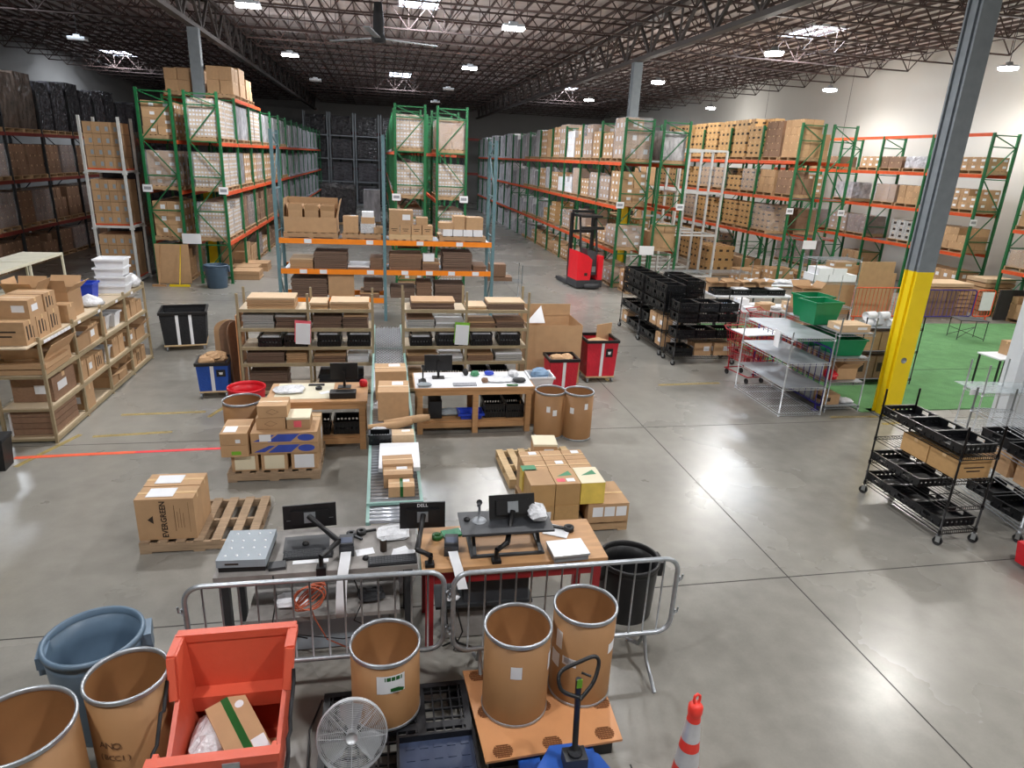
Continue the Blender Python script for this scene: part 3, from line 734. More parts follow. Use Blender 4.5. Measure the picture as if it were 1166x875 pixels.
def crate_mesh(w, d, h, m='black_tote', ribs=True):
    def f():
        mb = MB(); t = .012
        mb.box(-w / 2, w / 2, -d / 2, d / 2, 0, t)
        for s in (-1, 1):
            mb.box(-w / 2, w / 2, s * d / 2 - (t if s > 0 else 0), s * d / 2 + (0 if s > 0 else t), t, h * .42)
            mb.box(s * w / 2 - (t if s > 0 else 0), s * w / 2 + (0 if s > 0 else t), -d / 2, d / 2, t, h * .42)
            # upper band with a hand hole in the short sides
            mb.box(-w / 2, w / 2, s * d / 2 - (t if s > 0 else 0), s * d / 2 + (0 if s > 0 else t), h * .58, h)
            mb.box(s * w / 2 - (t if s > 0 else 0), s * w / 2 + (0 if s > 0 else t), -d / 2, -d * .14, h * .42, h); mb.box(s * w / 2 - (t if s > 0 else 0), s * w / 2 + (0 if s > 0 else t), d * .14, d / 2, h * .42, h)
            mb.box(s * w / 2 - (t if s > 0 else 0), s * w / 2 + (0 if s > 0 else t), -d * .14, d * .14, h * .85, h)
            mb.box(-w / 2 - .012, w / 2 + .012, s * (d / 2 + .006) - .008, s * (d / 2 + .006) + .008, h - .015, h + .002)
            mb.box(s * (w / 2 + .006) - .008, s * (w / 2 + .006) + .008, -d / 2 - .012, d / 2 + .012, h - .015, h + .002)
            n = 7
            for k in range(n + 1):
                x = -w / 2 + .01 + k * (w - .02) / n; mb.box(x - .012, x + .012, s * d / 2 - .01, s * d / 2 + .01, .01, h - .01)
            for k in range(5):
                y = -d / 2 + .01 + k * (d - .02) / 4; mb.box(s * w / 2 - .01, s * w / 2 + .01, y - .01, y + .01, .01, h * .42)
        return mb.mesh('crate', m)
    return cm('crate_%s_%s_%s_%s' % (w, d, h, m), f)
def crate(x, y, z, w, d, h, label, rz=0.0, m='black_tote', fill_=None, group=None, name='plastic_tote'):
    o = O(name, crate_mesh(w, d, h, m), None, (x, y, z + .0015), rz, label=label, cat='tote', group=group)
    if fill_:
        q = MB()
        for k in range(5): q.box(-w * .42 + R.uniform(0, .06), w * .36 + R.uniform(0, .05), -d * .4, d * .38, .02 + k * h * .21, .02 + k * h * .21 + h * .15)
        O('envelopes', q, o, mats=fill_, kind='stuff')
    return o
def tub_mesh(w, d, h, m, k=.82):
    def f():
        mb = MB(); t = .006
        def ring(z, s): return [(-w / 2 * s, -d / 2 * s, z), (w / 2 * s, -d / 2 * s, z), (w / 2 * s, d / 2 * s, z), (-w / 2 * s, d / 2 * s, z)]
        vs = ring(0, k) + ring(h, 1) + ring(h, .96) + ring(.015, k * .96)
        fs = [(0, 3, 2, 1), (12, 13, 14, 15)]
        for a in (0, 4, 8):
            for j in range(4): fs.append((a + j, a + (j + 1) % 4, a + 4 + (j + 1) % 4, a + 4 + j))
        mb.add(vs, fs)
        for s in (-1, 1):
            mb.box(-w / 2 - .02, w / 2 + .02, s * d / 2 - .012, s * d / 2 + .012, h - .03, h + .004); mb.box(s * w / 2 - .012, s * w / 2 + .012, -d / 2, d / 2, h - .03, h + .004)
        return mb.mesh('tub', m)
    return cm('tub_%s_%s_%s_%s_%s' % (w, d, h, m, k), f)

# ---------------------------------------------------------------- boltless shelving
def boltless(label, x0, y0, ws, depth, levels, h, axis='x', m='shelf_tan', board='shelf_board', posth=None, name='boltless_shelving', rz=0.0, boards=None):
    t = thing(name, label, 'shelving', (x0, y0, 0), rz)
    xs = [0]
    for w_ in ws: xs.append(xs[-1] + w_)
    um = cm('bu_%s_%s' % (h, m), lambda: bx(-.02, .02, -.02, .02, 0, h).box(-.03, .03, -.03, .03, 0, .006).mesh('upright', m))
    for x in xs:
        for y in (0, depth): O('upright', um, t, (x, y, 0))
    for i, w_ in enumerate(ws):
        for z in levels:
            def f():
                mb = MB().box(.02, w_ - .02, .02, depth - .02, -.016, 0, 1)
                for y in (0, depth): mb.box(.02, w_ - .02, y - .018, y + .018, -.055, -.001, 0)
                for x in (.02, w_ - .02): mb.box(x - .015, x + .015, .018, depth - .018, -.05, -.016, 0)
                return mb.mesh('shelf', [m, board])
            O('shelf', cm('bs_%.2f_%.2f_%s_%s' % (w_, depth, m, board), f), t, (xs[i], 0, z))
    return t
LL = [.09, .62, .93, 1.27, 1.62]
shL = boltless('tan packing shelving left of the conveyor with flattened cartons', -2.5, 12.0, [1.18, 1.12], .62, LL, 1.9)
shR = boltless('tan packing shelving right of the conveyor with flattened cartons', .36, 12.0, [1.16, 1.18], .62, LL, 1.96)
O('side_panel', bx(-.055, -.035, .0, .62, .1, 1.5), shL, mats='ply')
SL = 'left packing shelving'; SR = 'right packing shelving'
def on(x0, x1, z, h, m, what, where, sh='L', top=None, y=12.28, d=.5):
    sheet_stack((x0 + x1) / 2, y, z, x1 - x0, d, h, m, '%s, %s of the %s' % (what, where, SL if sh == 'L' else SR), top=top)
on(-2.35, -1.55, 1.62, .2, 'kraft', 'wide stack of flat cartons', 'top board, first bay', top='kraft_pale')
on(-1.28, -.98, 1.62, .12, 'kraft', 'small stack of flat cartons', 'top board beside the post', top='kraft_pale')
on(-.94, -.26, 1.62, .14, 'kraft', 'long stack of flat cartons', 'top board next to the conveyor', top='kraft_pale')
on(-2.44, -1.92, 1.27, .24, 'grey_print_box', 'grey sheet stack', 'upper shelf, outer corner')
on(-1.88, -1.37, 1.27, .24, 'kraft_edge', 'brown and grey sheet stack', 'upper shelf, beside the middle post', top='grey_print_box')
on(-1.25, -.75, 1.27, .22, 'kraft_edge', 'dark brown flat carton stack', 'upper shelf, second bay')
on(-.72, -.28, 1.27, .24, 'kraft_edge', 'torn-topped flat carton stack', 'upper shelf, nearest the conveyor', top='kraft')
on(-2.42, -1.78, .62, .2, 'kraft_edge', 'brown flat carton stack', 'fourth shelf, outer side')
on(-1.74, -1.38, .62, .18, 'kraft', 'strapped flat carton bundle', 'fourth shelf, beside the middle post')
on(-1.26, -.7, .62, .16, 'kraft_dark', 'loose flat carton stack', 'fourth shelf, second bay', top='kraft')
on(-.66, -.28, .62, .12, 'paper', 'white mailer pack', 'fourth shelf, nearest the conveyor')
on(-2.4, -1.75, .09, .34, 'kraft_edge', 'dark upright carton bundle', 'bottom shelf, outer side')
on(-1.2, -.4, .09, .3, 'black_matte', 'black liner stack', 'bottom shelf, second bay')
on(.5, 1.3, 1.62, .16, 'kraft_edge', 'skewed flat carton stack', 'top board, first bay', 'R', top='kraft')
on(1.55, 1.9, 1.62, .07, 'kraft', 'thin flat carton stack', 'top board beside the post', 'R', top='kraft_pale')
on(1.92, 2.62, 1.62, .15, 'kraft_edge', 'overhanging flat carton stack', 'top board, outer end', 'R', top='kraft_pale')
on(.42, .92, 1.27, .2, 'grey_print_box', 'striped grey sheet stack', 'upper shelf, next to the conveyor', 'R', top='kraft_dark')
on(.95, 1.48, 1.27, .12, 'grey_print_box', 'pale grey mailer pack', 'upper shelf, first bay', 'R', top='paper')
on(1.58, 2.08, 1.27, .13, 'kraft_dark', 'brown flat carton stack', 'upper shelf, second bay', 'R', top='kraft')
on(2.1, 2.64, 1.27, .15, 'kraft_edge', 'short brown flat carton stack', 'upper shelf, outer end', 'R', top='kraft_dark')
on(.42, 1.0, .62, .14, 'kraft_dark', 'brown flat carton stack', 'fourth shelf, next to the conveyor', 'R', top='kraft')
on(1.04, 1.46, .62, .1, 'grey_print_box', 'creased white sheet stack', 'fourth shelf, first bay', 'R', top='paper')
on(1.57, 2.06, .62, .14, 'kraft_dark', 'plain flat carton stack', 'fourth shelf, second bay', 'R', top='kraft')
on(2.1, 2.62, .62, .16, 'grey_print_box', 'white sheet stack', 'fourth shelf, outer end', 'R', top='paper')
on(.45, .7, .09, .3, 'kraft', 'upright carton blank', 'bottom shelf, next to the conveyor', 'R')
for i, (x, s) in enumerate(((-2.0, 'L'), (-1.55, 'L'), (-.98, 'L'), (-.45, 'L'), (.68, 'R'), (1.18, 'R'), (1.82, 'R'), (2.36, 'R'))):
    crate(x, 12.25, .93, .4, .5, .17 if i in (0, 4) else .22, '%s black tote of white envelopes, middle shelf, %s' % (ORD[i % 4], SL if s == 'L' else SR), fill_='paper' if i in (0, 4) else 'bag', group='envelope totes on the packing shelving')
for i, x in enumerate((.95, 1.35, 1.85, 2.2)):
    crate(x, 12.3, .09, .38, .5, .3, '%s black tote along the bottom of the right packing shelving' % ORD[i])
for x, z, y, nm, wh in ((-1.43, 1.05, 11.93, 'pink_label', 'pink-backed clipboard sheet hung on the middle post of the left packing shelving'), (1.42, 1.02, 11.93, 'lime_print', 'green-backed paper sheet hung on the middle post of the right packing shelving')):
    t = thing('hanging_sheet', wh, 'paper', (x, y, z)); O('backing', bx(-.14, .14, 0, .008, -.02, .38), t, mats=nm); O('sheet', bx(-.12, .13, -.008, 0, -.05, .33), t, mats='paper')
    t.rotation_euler = (0, .06, 0)
for i in range(3):
    c = thing('leaning_cardboard', 'tall curved cardboard sheet leaning on the left end of the packing shelving, %s' % ('innermost', 'middle', 'outermost')[i], 'cardboard', (-2.64 - i * .1, 12.45 + .12 * i, 0)); c.rotation_euler = (-.04, -.03 + .02 * i, (1.2, .75, .12)[i])
    n_ = 10; w2 = .2 + .03 * i; hh_ = 1.3 - .02 * i; top = [(w2 * math.cos(PI * k / n_), hh_ - .2 + .2 * math.sin(PI * k / n_)) for k in range(n_ + 1)]
    ol = [(-w2, 0), (w2, 0)] + top; N_ = len(ol)
    O('sheet', MB().add([(x, -.008, z) for x, z in ol] + [(x, .008, z) for x, z in ol], [tuple(range(N_)), tuple(reversed(range(N_, 2 * N_)))] + [(k, k + N_, (k + 1) % N_ + N_, (k + 1) % N_) for k in range(N_)]), c, mats=('kraft_dark', 'kraft_dark', 'kraft')[i])
# ---------------------------------------------------------------- goods on the orange-beamed rack
RB = 'the orange-beamed rack'
def so(x0, x1, z, h, m, lab, y=18.35, d=.85, top=None): sheet_stack((x0 + x1) / 2, y, z, x1 - x0, d, h, m, lab + ' on ' + RB, top=top)
so(-2.35, -1.78, 1.38, .26, 'kraft', 'light torn flat carton pile, middle level left end,', top='kraft_pale')
so(-1.75, -.92, 1.38, .44, 'kraft_edge', 'tall dark flat carton pile, middle level,')
so(-.9, -.35, 1.38, .1, 'kraft_dark', 'low slumped flat carton pile, middle level,', top='paper')
so(-.33, .0, 1.38, .3, 'kraft_dark', 'crumpled carton pile behind the inner teal post')
so(.18, 1.02, 1.38, .42, 'kraft_dark', 'brown flat carton pile right of the inner teal post')
so(1.05, 1.5, 1.38, .22, 'kraft_dark', 'low flat carton pile with a white box, middle level,', top='kraft')
so(1.6, 2.38, 1.38, .5, 'kraft_edge', 'tallest dark flat carton pile, middle level right bay,')
so(2.42, 2.78, 1.38, .14, 'kraft_dark', 'smallest flat carton pile, middle level right end,')
carton(1.22, 18.1, 1.61, .3, .25, .2, 'plain', 'small white box on a low pile, middle level of the orange-beamed rack', body='paper')
so(-2.35, -1.45, .62, .5, 'kraft_edge', 'dark slatted carton pile, lower level left end,')
so(-.6, -.1, .62, .14, 'kraft_dark', 'low carton pile, lower level beside the inner post,', top='kraft')
so(-.5, .0, .8, .24, 'kraft_edge', 'rolled dark cardboard pile, lower level beside the inner post,')
so(.2, .85, .62, .26, 'kraft_edge', 'brown carton pile, lower level right bay,')
so(.9, 1.3, .62, .42, 'kraft_dark', 'strapped carton pile, lower level right bay,')
so(1.4, 2.2, .5, .5, 'kraft_edge', 'deep dark carton pile, lower level right bay,')
O('cardboard_blank', bx(-.33, .33, -.02, .02, 0, .62), None, (-1.08, 17.95, .62), label='blank upright cardboard panel on the lower level of the orange-beamed rack', cat='cardboard', mats='kraft')
for i in range(1):
    pl = O('wooden_pallet', pallet_mesh(1.35, .95, 'wood'), None, (-1.8, 18.45, 2.162), label='pallet under the big open carton, top of the orange-beamed rack', cat='pallet')
    open_carton(-1.8, 18.45, 2.30, 1.3, .9, .38, 'large open carton holding small cartons, top of the orange-beamed rack', m='kraft', flaps=(1, 1, 0, 1), ang=.15, fl=.5)
    for k in range(3): open_carton(-2.17 + k * .4, 18.35, 2.34, .34, .5, .5, '%s small carton standing in the large open carton on the orange-beamed rack' % ORD[k], ang=.3)
O('wooden_pallet', pallet_mesh(1.0, .9, 'wood'), None, (-.52, 18.4, 2.162), label='pallet with a white-topped pile, top of the orange-beamed rack left bay', cat='pallet')
carton(-.8, 18.3, 2.3, .38, .4, .42, 'top', 'tall brown carton left on the white-topped pallet, orange-beamed rack')
carton(-.36, 18.35, 2.3, .38, .4, .24, 'plain', 'white wrapped parcel on the pallet beside the tall brown carton, orange-beamed rack', body='bag')
carton(-.36, 18.35, 2.54, .34, .36, .16, 'tape', 'small brown carton stacked on the white wrapped parcel, orange-beamed rack')
carton(-.36, 18.35, 2.70, .3, .3, .14, 'plain', 'white bundle topping the stack, orange-beamed rack', body='paper')
carton(-.08, 18.3, 2.3, .26, .4, .16, 'tape', 'low brown carton at the pallet edge beside the inner teal post')
for i in range(2): O('wooden_pallet', pallet_mesh(.56, .9, 'wood_pale'), None, (.46 + i * .58, 18.4, 2.162), label='small pallet %s under the printed cartons on the orange-beamed rack' % ('beside the inner post', 'second from the inner post')[i], cat='pallet')
for i in range(4): carton(.32 + i * .29, 18.25, 2.3, .27, .4, .24, 'print', '%s printed carton from the inner teal post on the orange-beamed rack top' % ORD[i])
carton(.5, 18.3, 2.54, .62, .5, .38, 'lab', 'big brown carton on the printed cartons beside the inner teal post', body='kraft')
carton(1.05, 18.3, 2.54, .3, .4, .2, 'tape', 'small flat brown carton next to the big one over the printed cartons')
O('wooden_pallet', pallet_mesh(1.25, .95, 'wood'), None, (2.12, 18.4, 2.162), label='pallet under white boxes and bags, top right of the orange-beamed rack', cat='pallet')
for i in range(4): carton(1.72 + i * .27, 18.2, 2.3, .25, .5, .17, 'plain', '%s small white box in the row under the paper bags on the orange-beamed rack' % ORD[i], body='paper')
for i, (x, z, w_, h_) in enumerate(((1.7, 2.47, .4, .16), (2.05, 2.47, .34, .34), (2.42, 2.47, .5, .32))): carton(x, 18.25, z, w_, .5, h_, 'tape', '%s brown carton above the white box row on the orange-beamed rack' % ORD[i])
# small wire rack right of the orange-beamed rack
def wire_shelf_unit(label, corners_xy, rz, w, d, levels, h, m='chrome', casters=True, name='wire_shelving', z0=.12, solid=False, wire_low=0, cat='shelving', posts_above=0.0):
    t = thing(name, label, cat, (corners_xy[0], corners_xy[1], 0), rz)
    zz = z0 if casters else 0
    pm_ = cm('wp_%s_%s_%s' % (h, m, zz), lambda: MB().cyl((0, 0, zz), (0, 0, h), .013, 8).mesh('post', m))
    for x in (0, w):
        for y in (0, d):
            O('post', pm_, t, (x, y, 0))
            if casters:
                c = O('caster', cm('castr', lambda: MB().cyl((-.018, 0, .055), (.018, 0, .055), .055, 16).mesh('wheel', 'rubber')), t, (x, y, 0), rz=.5)
                O('fork', cm('cfork', lambda: bx(-.03, -.022, -.03, .02, .05, .125).box(.022, .03, -.03, .02, .05, .125).box(-.03, .03, -.03, .03, .118, .13).mesh('fork', 'chrome')), c)
    def f():
        mb = MB()
        for z in (0, -.045):
            for y in (0, d): mb.box(0, w, y - .005, y + .005, z - .008, z)
            for x in (0, w): mb.box(x - .005, x + .005, 0, d, z - .008, z)
        nx = int(w / .055)
        for k in range(1, nx): x = k * w / nx; mb.box(x - .0025, x + .0025, 0, d, -.004, .001)
        for k in range(1, 4): y = k * d / 4; mb.box(0, w, y - .005, y + .005, -.012, -.004)
        for k in range(0, nx * 2):
            x = (k + .5) * w / (nx * 2)
            for y in (0, d): mb.box(x - .002, x + .002, y - .002, y + .002, -.045, 0)
        if sol: mb.box(.01, w - .01, .01, d - .01, .001, .004, 1)
        for x in (0, w):
            for y in (0, d): mb.cyl((x, y, -.055), (x, y, .008), .02, 8)
        return mb.mesh('wire_shelf', [m, 'liner'])
    for k, z in enumerate(levels):
        sol = solid and k >= wire_low
        O('wire_shelf', cm('ws_%s_%s_%s_%s' % (w, d, m, sol), f), t, (0, 0, z))
    return t
wire_shelf_unit('small wire trolley with two cartons right of the orange-beamed rack', (3.2, 19.6), 0, .95, .5, (.25, .8), 1.3, 'galv')
carton(3.45, 19.85, .81, .8, .45, .12, 'plain', 'flat brown carton on the lower part of the small wire trolley', body='kraft_dark')
carton(3.4, 19.85, .95, .5, .4, .36, 'plain', 'brown carton with a pale top on the small wire trolley', body='kraft_dark')
# ---------------------------------------------------------------- long tan shelving on the left
LS = [.08, .55, 1.05, 1.56]
sh = boltless('long tan shelving run on the left crowded with cartons', -4.8, 10.1, [1.1] * 4, .66, LS, 1.62, rz=PI / 2)
# local +x runs along world +Y, depth runs to -X
O('shelf', bx(-.35, .0, .0, .66, -.02, 0), sh, (0, 0, 1.56), mats='shelf_board')
tg = cm('ltag', lambda: bx(-.05, .05, -.012, -.008, -.05, -.005).mesh('shelf_label', 'paper'))
for k in range(12): O('shelf_label', tg, sh, (.15 + k * .11 if k < 8 else 1.3 + (k - 8) * .8, -.012, 1.56))
LN = 'the long tan shelving'
bayn = ['nearest bay', 'second bay', 'third bay', 'far bay']
def lsx(b_, f): return 10.1 + b_ * 1.1 + f
for k in range(3): carton(-5.12, 10.05 + k * .36, 1.56, .56, .34, .33, 'print', 'printed brown carton %s in the row on top of %s' % (('nearest', 'middle', 'farthest')[k], LN))
carton(-5.48, 9.98, 1.56, .2, .5, .32, 'mark', 'half-hidden marked carton at the outer top corner of ' + LN)
carton(-5.08, 10.3, 1.89, .48, .42, .26, 'lab', 'nearest of two cartons stacked on the printed row on top of ' + LN)
carton(-5.08, 10.73, 1.89, .48, .34, .26, 'print', 'second of two cartons stacked on the printed row on top of ' + LN)
open_carton(-5.15, 11.75, 1.56, .45, .5, .42, 'tall open carton with dark contents on top of ' + LN, fill_='black_matte', ang=.5)
carton(-4.95, 11.35, 1.56, .22, .26, .28, 'tape', 'small brown carton before the tall open carton on top of ' + LN)
open_carton(-5.35, 11.2, 1.8, .4, .4, .28, 'open carton with raised flap behind the stacked cartons on ' + LN, ang=.4)
for k in range(4):
    O('nesting_tote', tub_mesh(.5, .42, .158, 'paper', .9), None, (-5.05 + .02 * (k % 2), 13.75, 1.562 + k * .162), .05, label='white stacked tote, %s from the bottom, on top of %s' % (ORD[k], LN), cat='tote', group='white totes on the tan shelving')
O('bubble_bag', MB().lathe([(.001, 0), (.2, .02), (.24, .12), (.15, .24), (.001, .28)], 10), None, (-4.98, 14.25, 1.56), label='grey plastic bag beside the white totes on the tan shelving', cat='bag', mats='bag')
O('plastic_bag', MB().lathe([(.001, 0), (.25, .02), (.2, .1), (.08, .16), (.001, .2)], 9), None, (-5.05, 12.55, 1.56), label='loose clear bag between open carton and white totes on the tan shelving', cat='bag', mats='bag')
O('plastic_tub', tub_mesh(.35, .3, .3, 'plastic_blue'), None, (-5.3, 13.1, 1.56), label='blue tub half hidden behind the open carton on the tan shelving', cat='tub')
lvl = ['bottom shelf', 'lower shelf', 'upper shelf']
q = random.Random(5)
plan = {(0, 2): [('o', .12, .9)], (0, 1): [], (1, 2): [('o', .1, .55), ('c', .6, .4)], (1, 1): [('c', .05, .3), ('c', .37, .3), ('c', .7, .34)], (1, 0): [('c', .05, .4)],
        (2, 2): [('c', .05, .2), ('t', .35, .3), ('t', .7, .3)], (2, 1): [('t', .05, .3), ('c', .38, .28), ('c', .68, .26)], (2, 0): [('o', .05, .4), ('o', .5, .4)],
        (3, 2): [('c', .05, .3), ('c', .4, .3), ('c', .72, .3)], (3, 1): [('c', .05, .4), ('o', .5, .5)], (3, 0): [('c', .05, .3), ('c', .38, .2), ('c', .62, .25)]}
for (b_, l), items in plan.items():
    for i, (ty, s_, wd) in enumerate(items):
        z = LS[l]; hh = (.34, .34, .33)[l] * q.uniform(.75, 1); y = lsx(b_, s_ + wd / 2); dp = q.uniform(.4, .56); x = -4.84 - dp / 2
        lab = '%s on the %s, %s of %s' % ({'c': 'brown carton', 'o': 'torn open carton', 't': 'white and grey tub'}[ty], lvl[l], bayn[b_], LN)
        lab = ('first ', 'second ', 'third ')[i] + lab if len(items) > 1 else lab
        if ty == 'c': carton(x, y, z, dp, wd * .94, hh, q.choice(['lab', 'tape', 'tape', 'print']), lab)
        elif ty == 'o': open_carton(x, y, z, dp, wd * .94, hh * .7, lab, ang=.9, fill_='kraft_dark')
        else: O('plastic_tub', tub_mesh(.4, .28, .26, q.choice(['bag', 'scale_grey', 'paper'])), None, (x, y, z), label=lab, cat='tub')
carton(-5.13, 10.75, .552, .55, .75, .36, 'lab', 'large dark carton on the lower shelf, nearest bay of ' + LN, body='kraft_dark')
carton(-4.98, 11.42, .0, .36, .3, .48, 'tape', 'upright carton standing on the floor against the second bay of ' + LN)
sheet_stack(-5.13, 10.5, 1.06, .7, .8, .18, 'kraft', 'long flat carton on the upper shelf, nearest bay of the long tan shelving', n=2, top='kraft')
# slatted crate stack under plywood at the near end
t = thing('slatted_crate_stack', 'slatted brown tray stack under a plywood lid, near end of the tan shelving', 'crate', (-5.12, 10.6, .082))
for k in range(4): O('tray', cm('sltray', lambda: bx(-.27, .27, -.42, .42, 0, .085).mesh('tray', 'kraft_dark')), t, (0, 0, .03 + k * .093))
O('pallet', bx(-.27, .27, -.44, .44, 0, .025), t, mats='wood_grey')
O('side_paper', bx(-.28, -.272, -.46, -.2, .02, .38), t, mats='paper')
# cream shelving behind
boltless('low cream shelving with a bare pale top behind the tan shelving', -7.3, 12.6, [1.5, 1.5, 1.5], .78, [.5, 1.15, 1.8], 1.8, rz=PI / 2, m='shelf_cream', board='shelf_cream')
for i in range(4): carton(-7.7, (13.0, 13.65, 14.6, 15.25)[i], .5, .5, .6, .4, 'tape', '%s carton from the near end in the cream shelving' % ORD[i], body='kraft_pale' if i % 2 else 'kraft')
# ---------------------------------------------------------------- text helper (flat print laid on its surface)
def text(body, size, loc, rot, m, parent, name='lettering', ext=.0008, bold=0.0, sx_=1.0):
    c = bpy.data.curves.new(name, 'FONT'); c.body = body; c.size = size; c.extrude = ext; c.align_x = 'CENTER'; c.align_y = 'CENTER'; c.offset = bold
    c.materials.append(M[m]); c.resolution_u = 2
    o = bpy.data.objects.new(name, c); COL.objects.link(o); bpy.context.view_layer.update()
    me = bpy.data.meshes.new_from_object(o.evaluated_get(bpy.context.evaluated_depsgraph_get())); bpy.data.objects.remove(o)
    o = O(name, me, parent, loc, rot=rot); o.scale = (sx_, 1, 1)
    return o
# ---------------------------------------------------------------- fibre drums and round bins
def drum(x, y, z, r, h, label, labels=(), rz=0.0, rim='galv'):
    t = thing('fibre_drum', label, 'drum', (x, y, z), rz)
    O('shell', MB().lathe([(r, .0), (r, h - .01), (r - .008, h - .01), (r - .008, .012)], 48), t, mats='drumboard')
    O('inner_liner', MB().lathe([(r - .0085, h - .012), (r - .0085, .014), (.001, .012)], 48), t, mats='drum_inside')
    rp = [(r + .001, 0), (r + .006, .004), (r + .007, .014), (r + .006, .024), (r + .001, .028)]
    O('bottom_ring', MB().lathe([(.001, -.001)] + rp, 48), t, mats=rim)
    O('top_ring', MB().lathe([(r - .011, h - .026), (r - .012, h - .004), (r - .004, h + .006), (r + .008, h + .002), (r + .009, h - .008), (r + .005, h - .012), (r + .009, h - .018), (r + .006, h - .028), (r + .001, h - .03)], 48), t, mats=rim)
    for (a, zc, w_, h_, m) in labels:
        n = 6; vs = []; fs = []
        for k in range(n + 1):
            th = a + (k / n - .5) * w_ / r
            for zz in (zc - h_ / 2, zc + h_ / 2): vs.append(((r + .0018) * math.cos(th), (r + .0018) * math.sin(th), zz))
        for k in range(n): fs.append((2 * k, 2 * k + 2, 2 * k + 3, 2 * k + 1))
        O('label', MB().add(vs, fs, 0, True), t, mats=m)
    return t
def curved_text(body, t, r, a, z, size, m, gap=.62):
    n = len(body)
    for k, ch in enumerate(body):
        th = a + (k - (n - 1) / 2) * size * gap / r
        if ch == ' ': continue
        text(ch, size, ((r + .003) * math.cos(th), (r + .003) * math.sin(th), z), (PI / 2, 0, th + PI / 2), m, t, 'lettering')
d1 = drum(.977, 4.10, .17, .257, .76, 'tall brown fibre drum with one small white label on the orange pallet', [(-1.78, .52, .085, .11, 'paper'), (-.45, .5, .07, .16, 'paper')], 0)
d2 = drum(1.545, 4.21, .17, .25, .81, 'tall brown fibre drum with barcode and hazard labels on the orange pallet', [(-2.72, .58, .07, .16, 'paper'), (-2.85, .38, .1, .13, 'paper'), (-2.28, .42, .12, .075, 'paper'), (-.75, .52, .1, .09, 'paper')], 0)
for k in range(9):
    th = -2.28 + (-.04 + k * .009) / .25; O('barcode_line', MB().box(-.0012, .0012, -.001, 0, -.022, .022), d2, (.2525 * math.cos(th), .2525 * math.sin(th), .425), rz=th + PI / 2, mats='ink')
d3 = drum(-.03, 4.22, .16, .262, .62, 'shorter brown fibre drum with green and white label behind the round fan', [(-1.42, .44, .21, .16, 'paper'), (-1.35, .49, .13, .035, 'green_tape')], 0)
O('bottle_print', MB().add([(0, 0, 0), (.09, 0, .012), (.1, 0, .04), (.06, 0, .045), (.0, 0, .03)], [(0, 1, 2, 3, 4)]), d3, (.035, -.2625, .375), mats='green_tape')
d4 = drum(-2.2, 3.55, 0, .31, .97, 'wide brown fibre drum cut by the photo edge beside the blue-grey bin', [], 0)
d5 = drum(-1.71, 3.90, 0, .25, .97, 'tall brown fibre drum with dark hand lettering beside the orange bin cart', [], 0)
curved_text('ANO', d5, .25, -1.83, .62, .075, 'ink_soft'); curved_text('(BCCI)', d5, .25, -1.75, .52, .06, 'ink_soft', .6)
drum(3.11, 9.73, 0, .235, .8, 'brown fibre drum nearest the red laundry bins with two white labels', [(-1.3, .6, .06, .1, 'paper'), (-2.3, .52, .07, .1, 'paper')])
drum(2.66, 9.86, 0, .245, .78, 'brown fibre drum against the end of the right workbench with two labels', [(-1.9, .52, .06, .1, 'paper'), (-1.45, .46, .07, .1, 'paper')])
drum(-2.2, 10.3, 0, .285, .56, 'short open fibre drum behind the carton pallet by the left workbench')
def roundbin(x, y, z, r, h, m, label, handles=True, rz=0.0, k=.8, liner=None, name='round_bin'):
    t = thing(name, label, 'bin', (x, y, z), rz)
    O('body', MB().lathe([(.001, 0), (r * k, 0), (r * k + .01, .02), (r * .97, h * .86), (r * .97, h - .04), (r * .94, h - .04), (r * .91, h * .7), (r * .9, h * .66), (r * k - .02, .02), (.001, .018)], 40), t, mats=m)
    O('rim', MB().lathe([(r * .93, h - .05), (r * .93, h), (r * .97, h + .008), (r * 1.02, h), (r * 1.02, h - .035), (r * .975, h - .04)], 40), t, mats=m)
    if handles:
        for s in (-1, 1): O('handle', MB().box(s * r * 1.0 - .02, s * r * 1.0 + .045, -.1, .1, h - .13, h - .03).box(s * r * 1.03 - .01, s * r * 1.03 + .035, -.06, .06, h - .21, h - .13), t, mats=m)
    if liner: O('hoop_mark', MB().lathe([(r * .918, h * .68), (r * .905, h * .7)], 40), t, mats=liner)
    return t
roundbin(-2.17, 4.55, 0, .335, .8, 'bin_blue', 'large round blue-grey bin with wide rim behind the wide fibre drum', rz=.25)
roundbin(2.36, 5.32, 0, .30, .62, 'black', 'black round bin behind the steel barrier at the desk end', rz=.0, k=.86)
roundbin(-5.21, 22.45, 0, .36, .72, 'bin_slate', 'small round blue-grey bin standing under the left green rack upright')
t = roundbin(-2.25, 10.95, 0, .3, .55, 'plastic_red', 'red round tub behind the short fibre drum', handles=False)
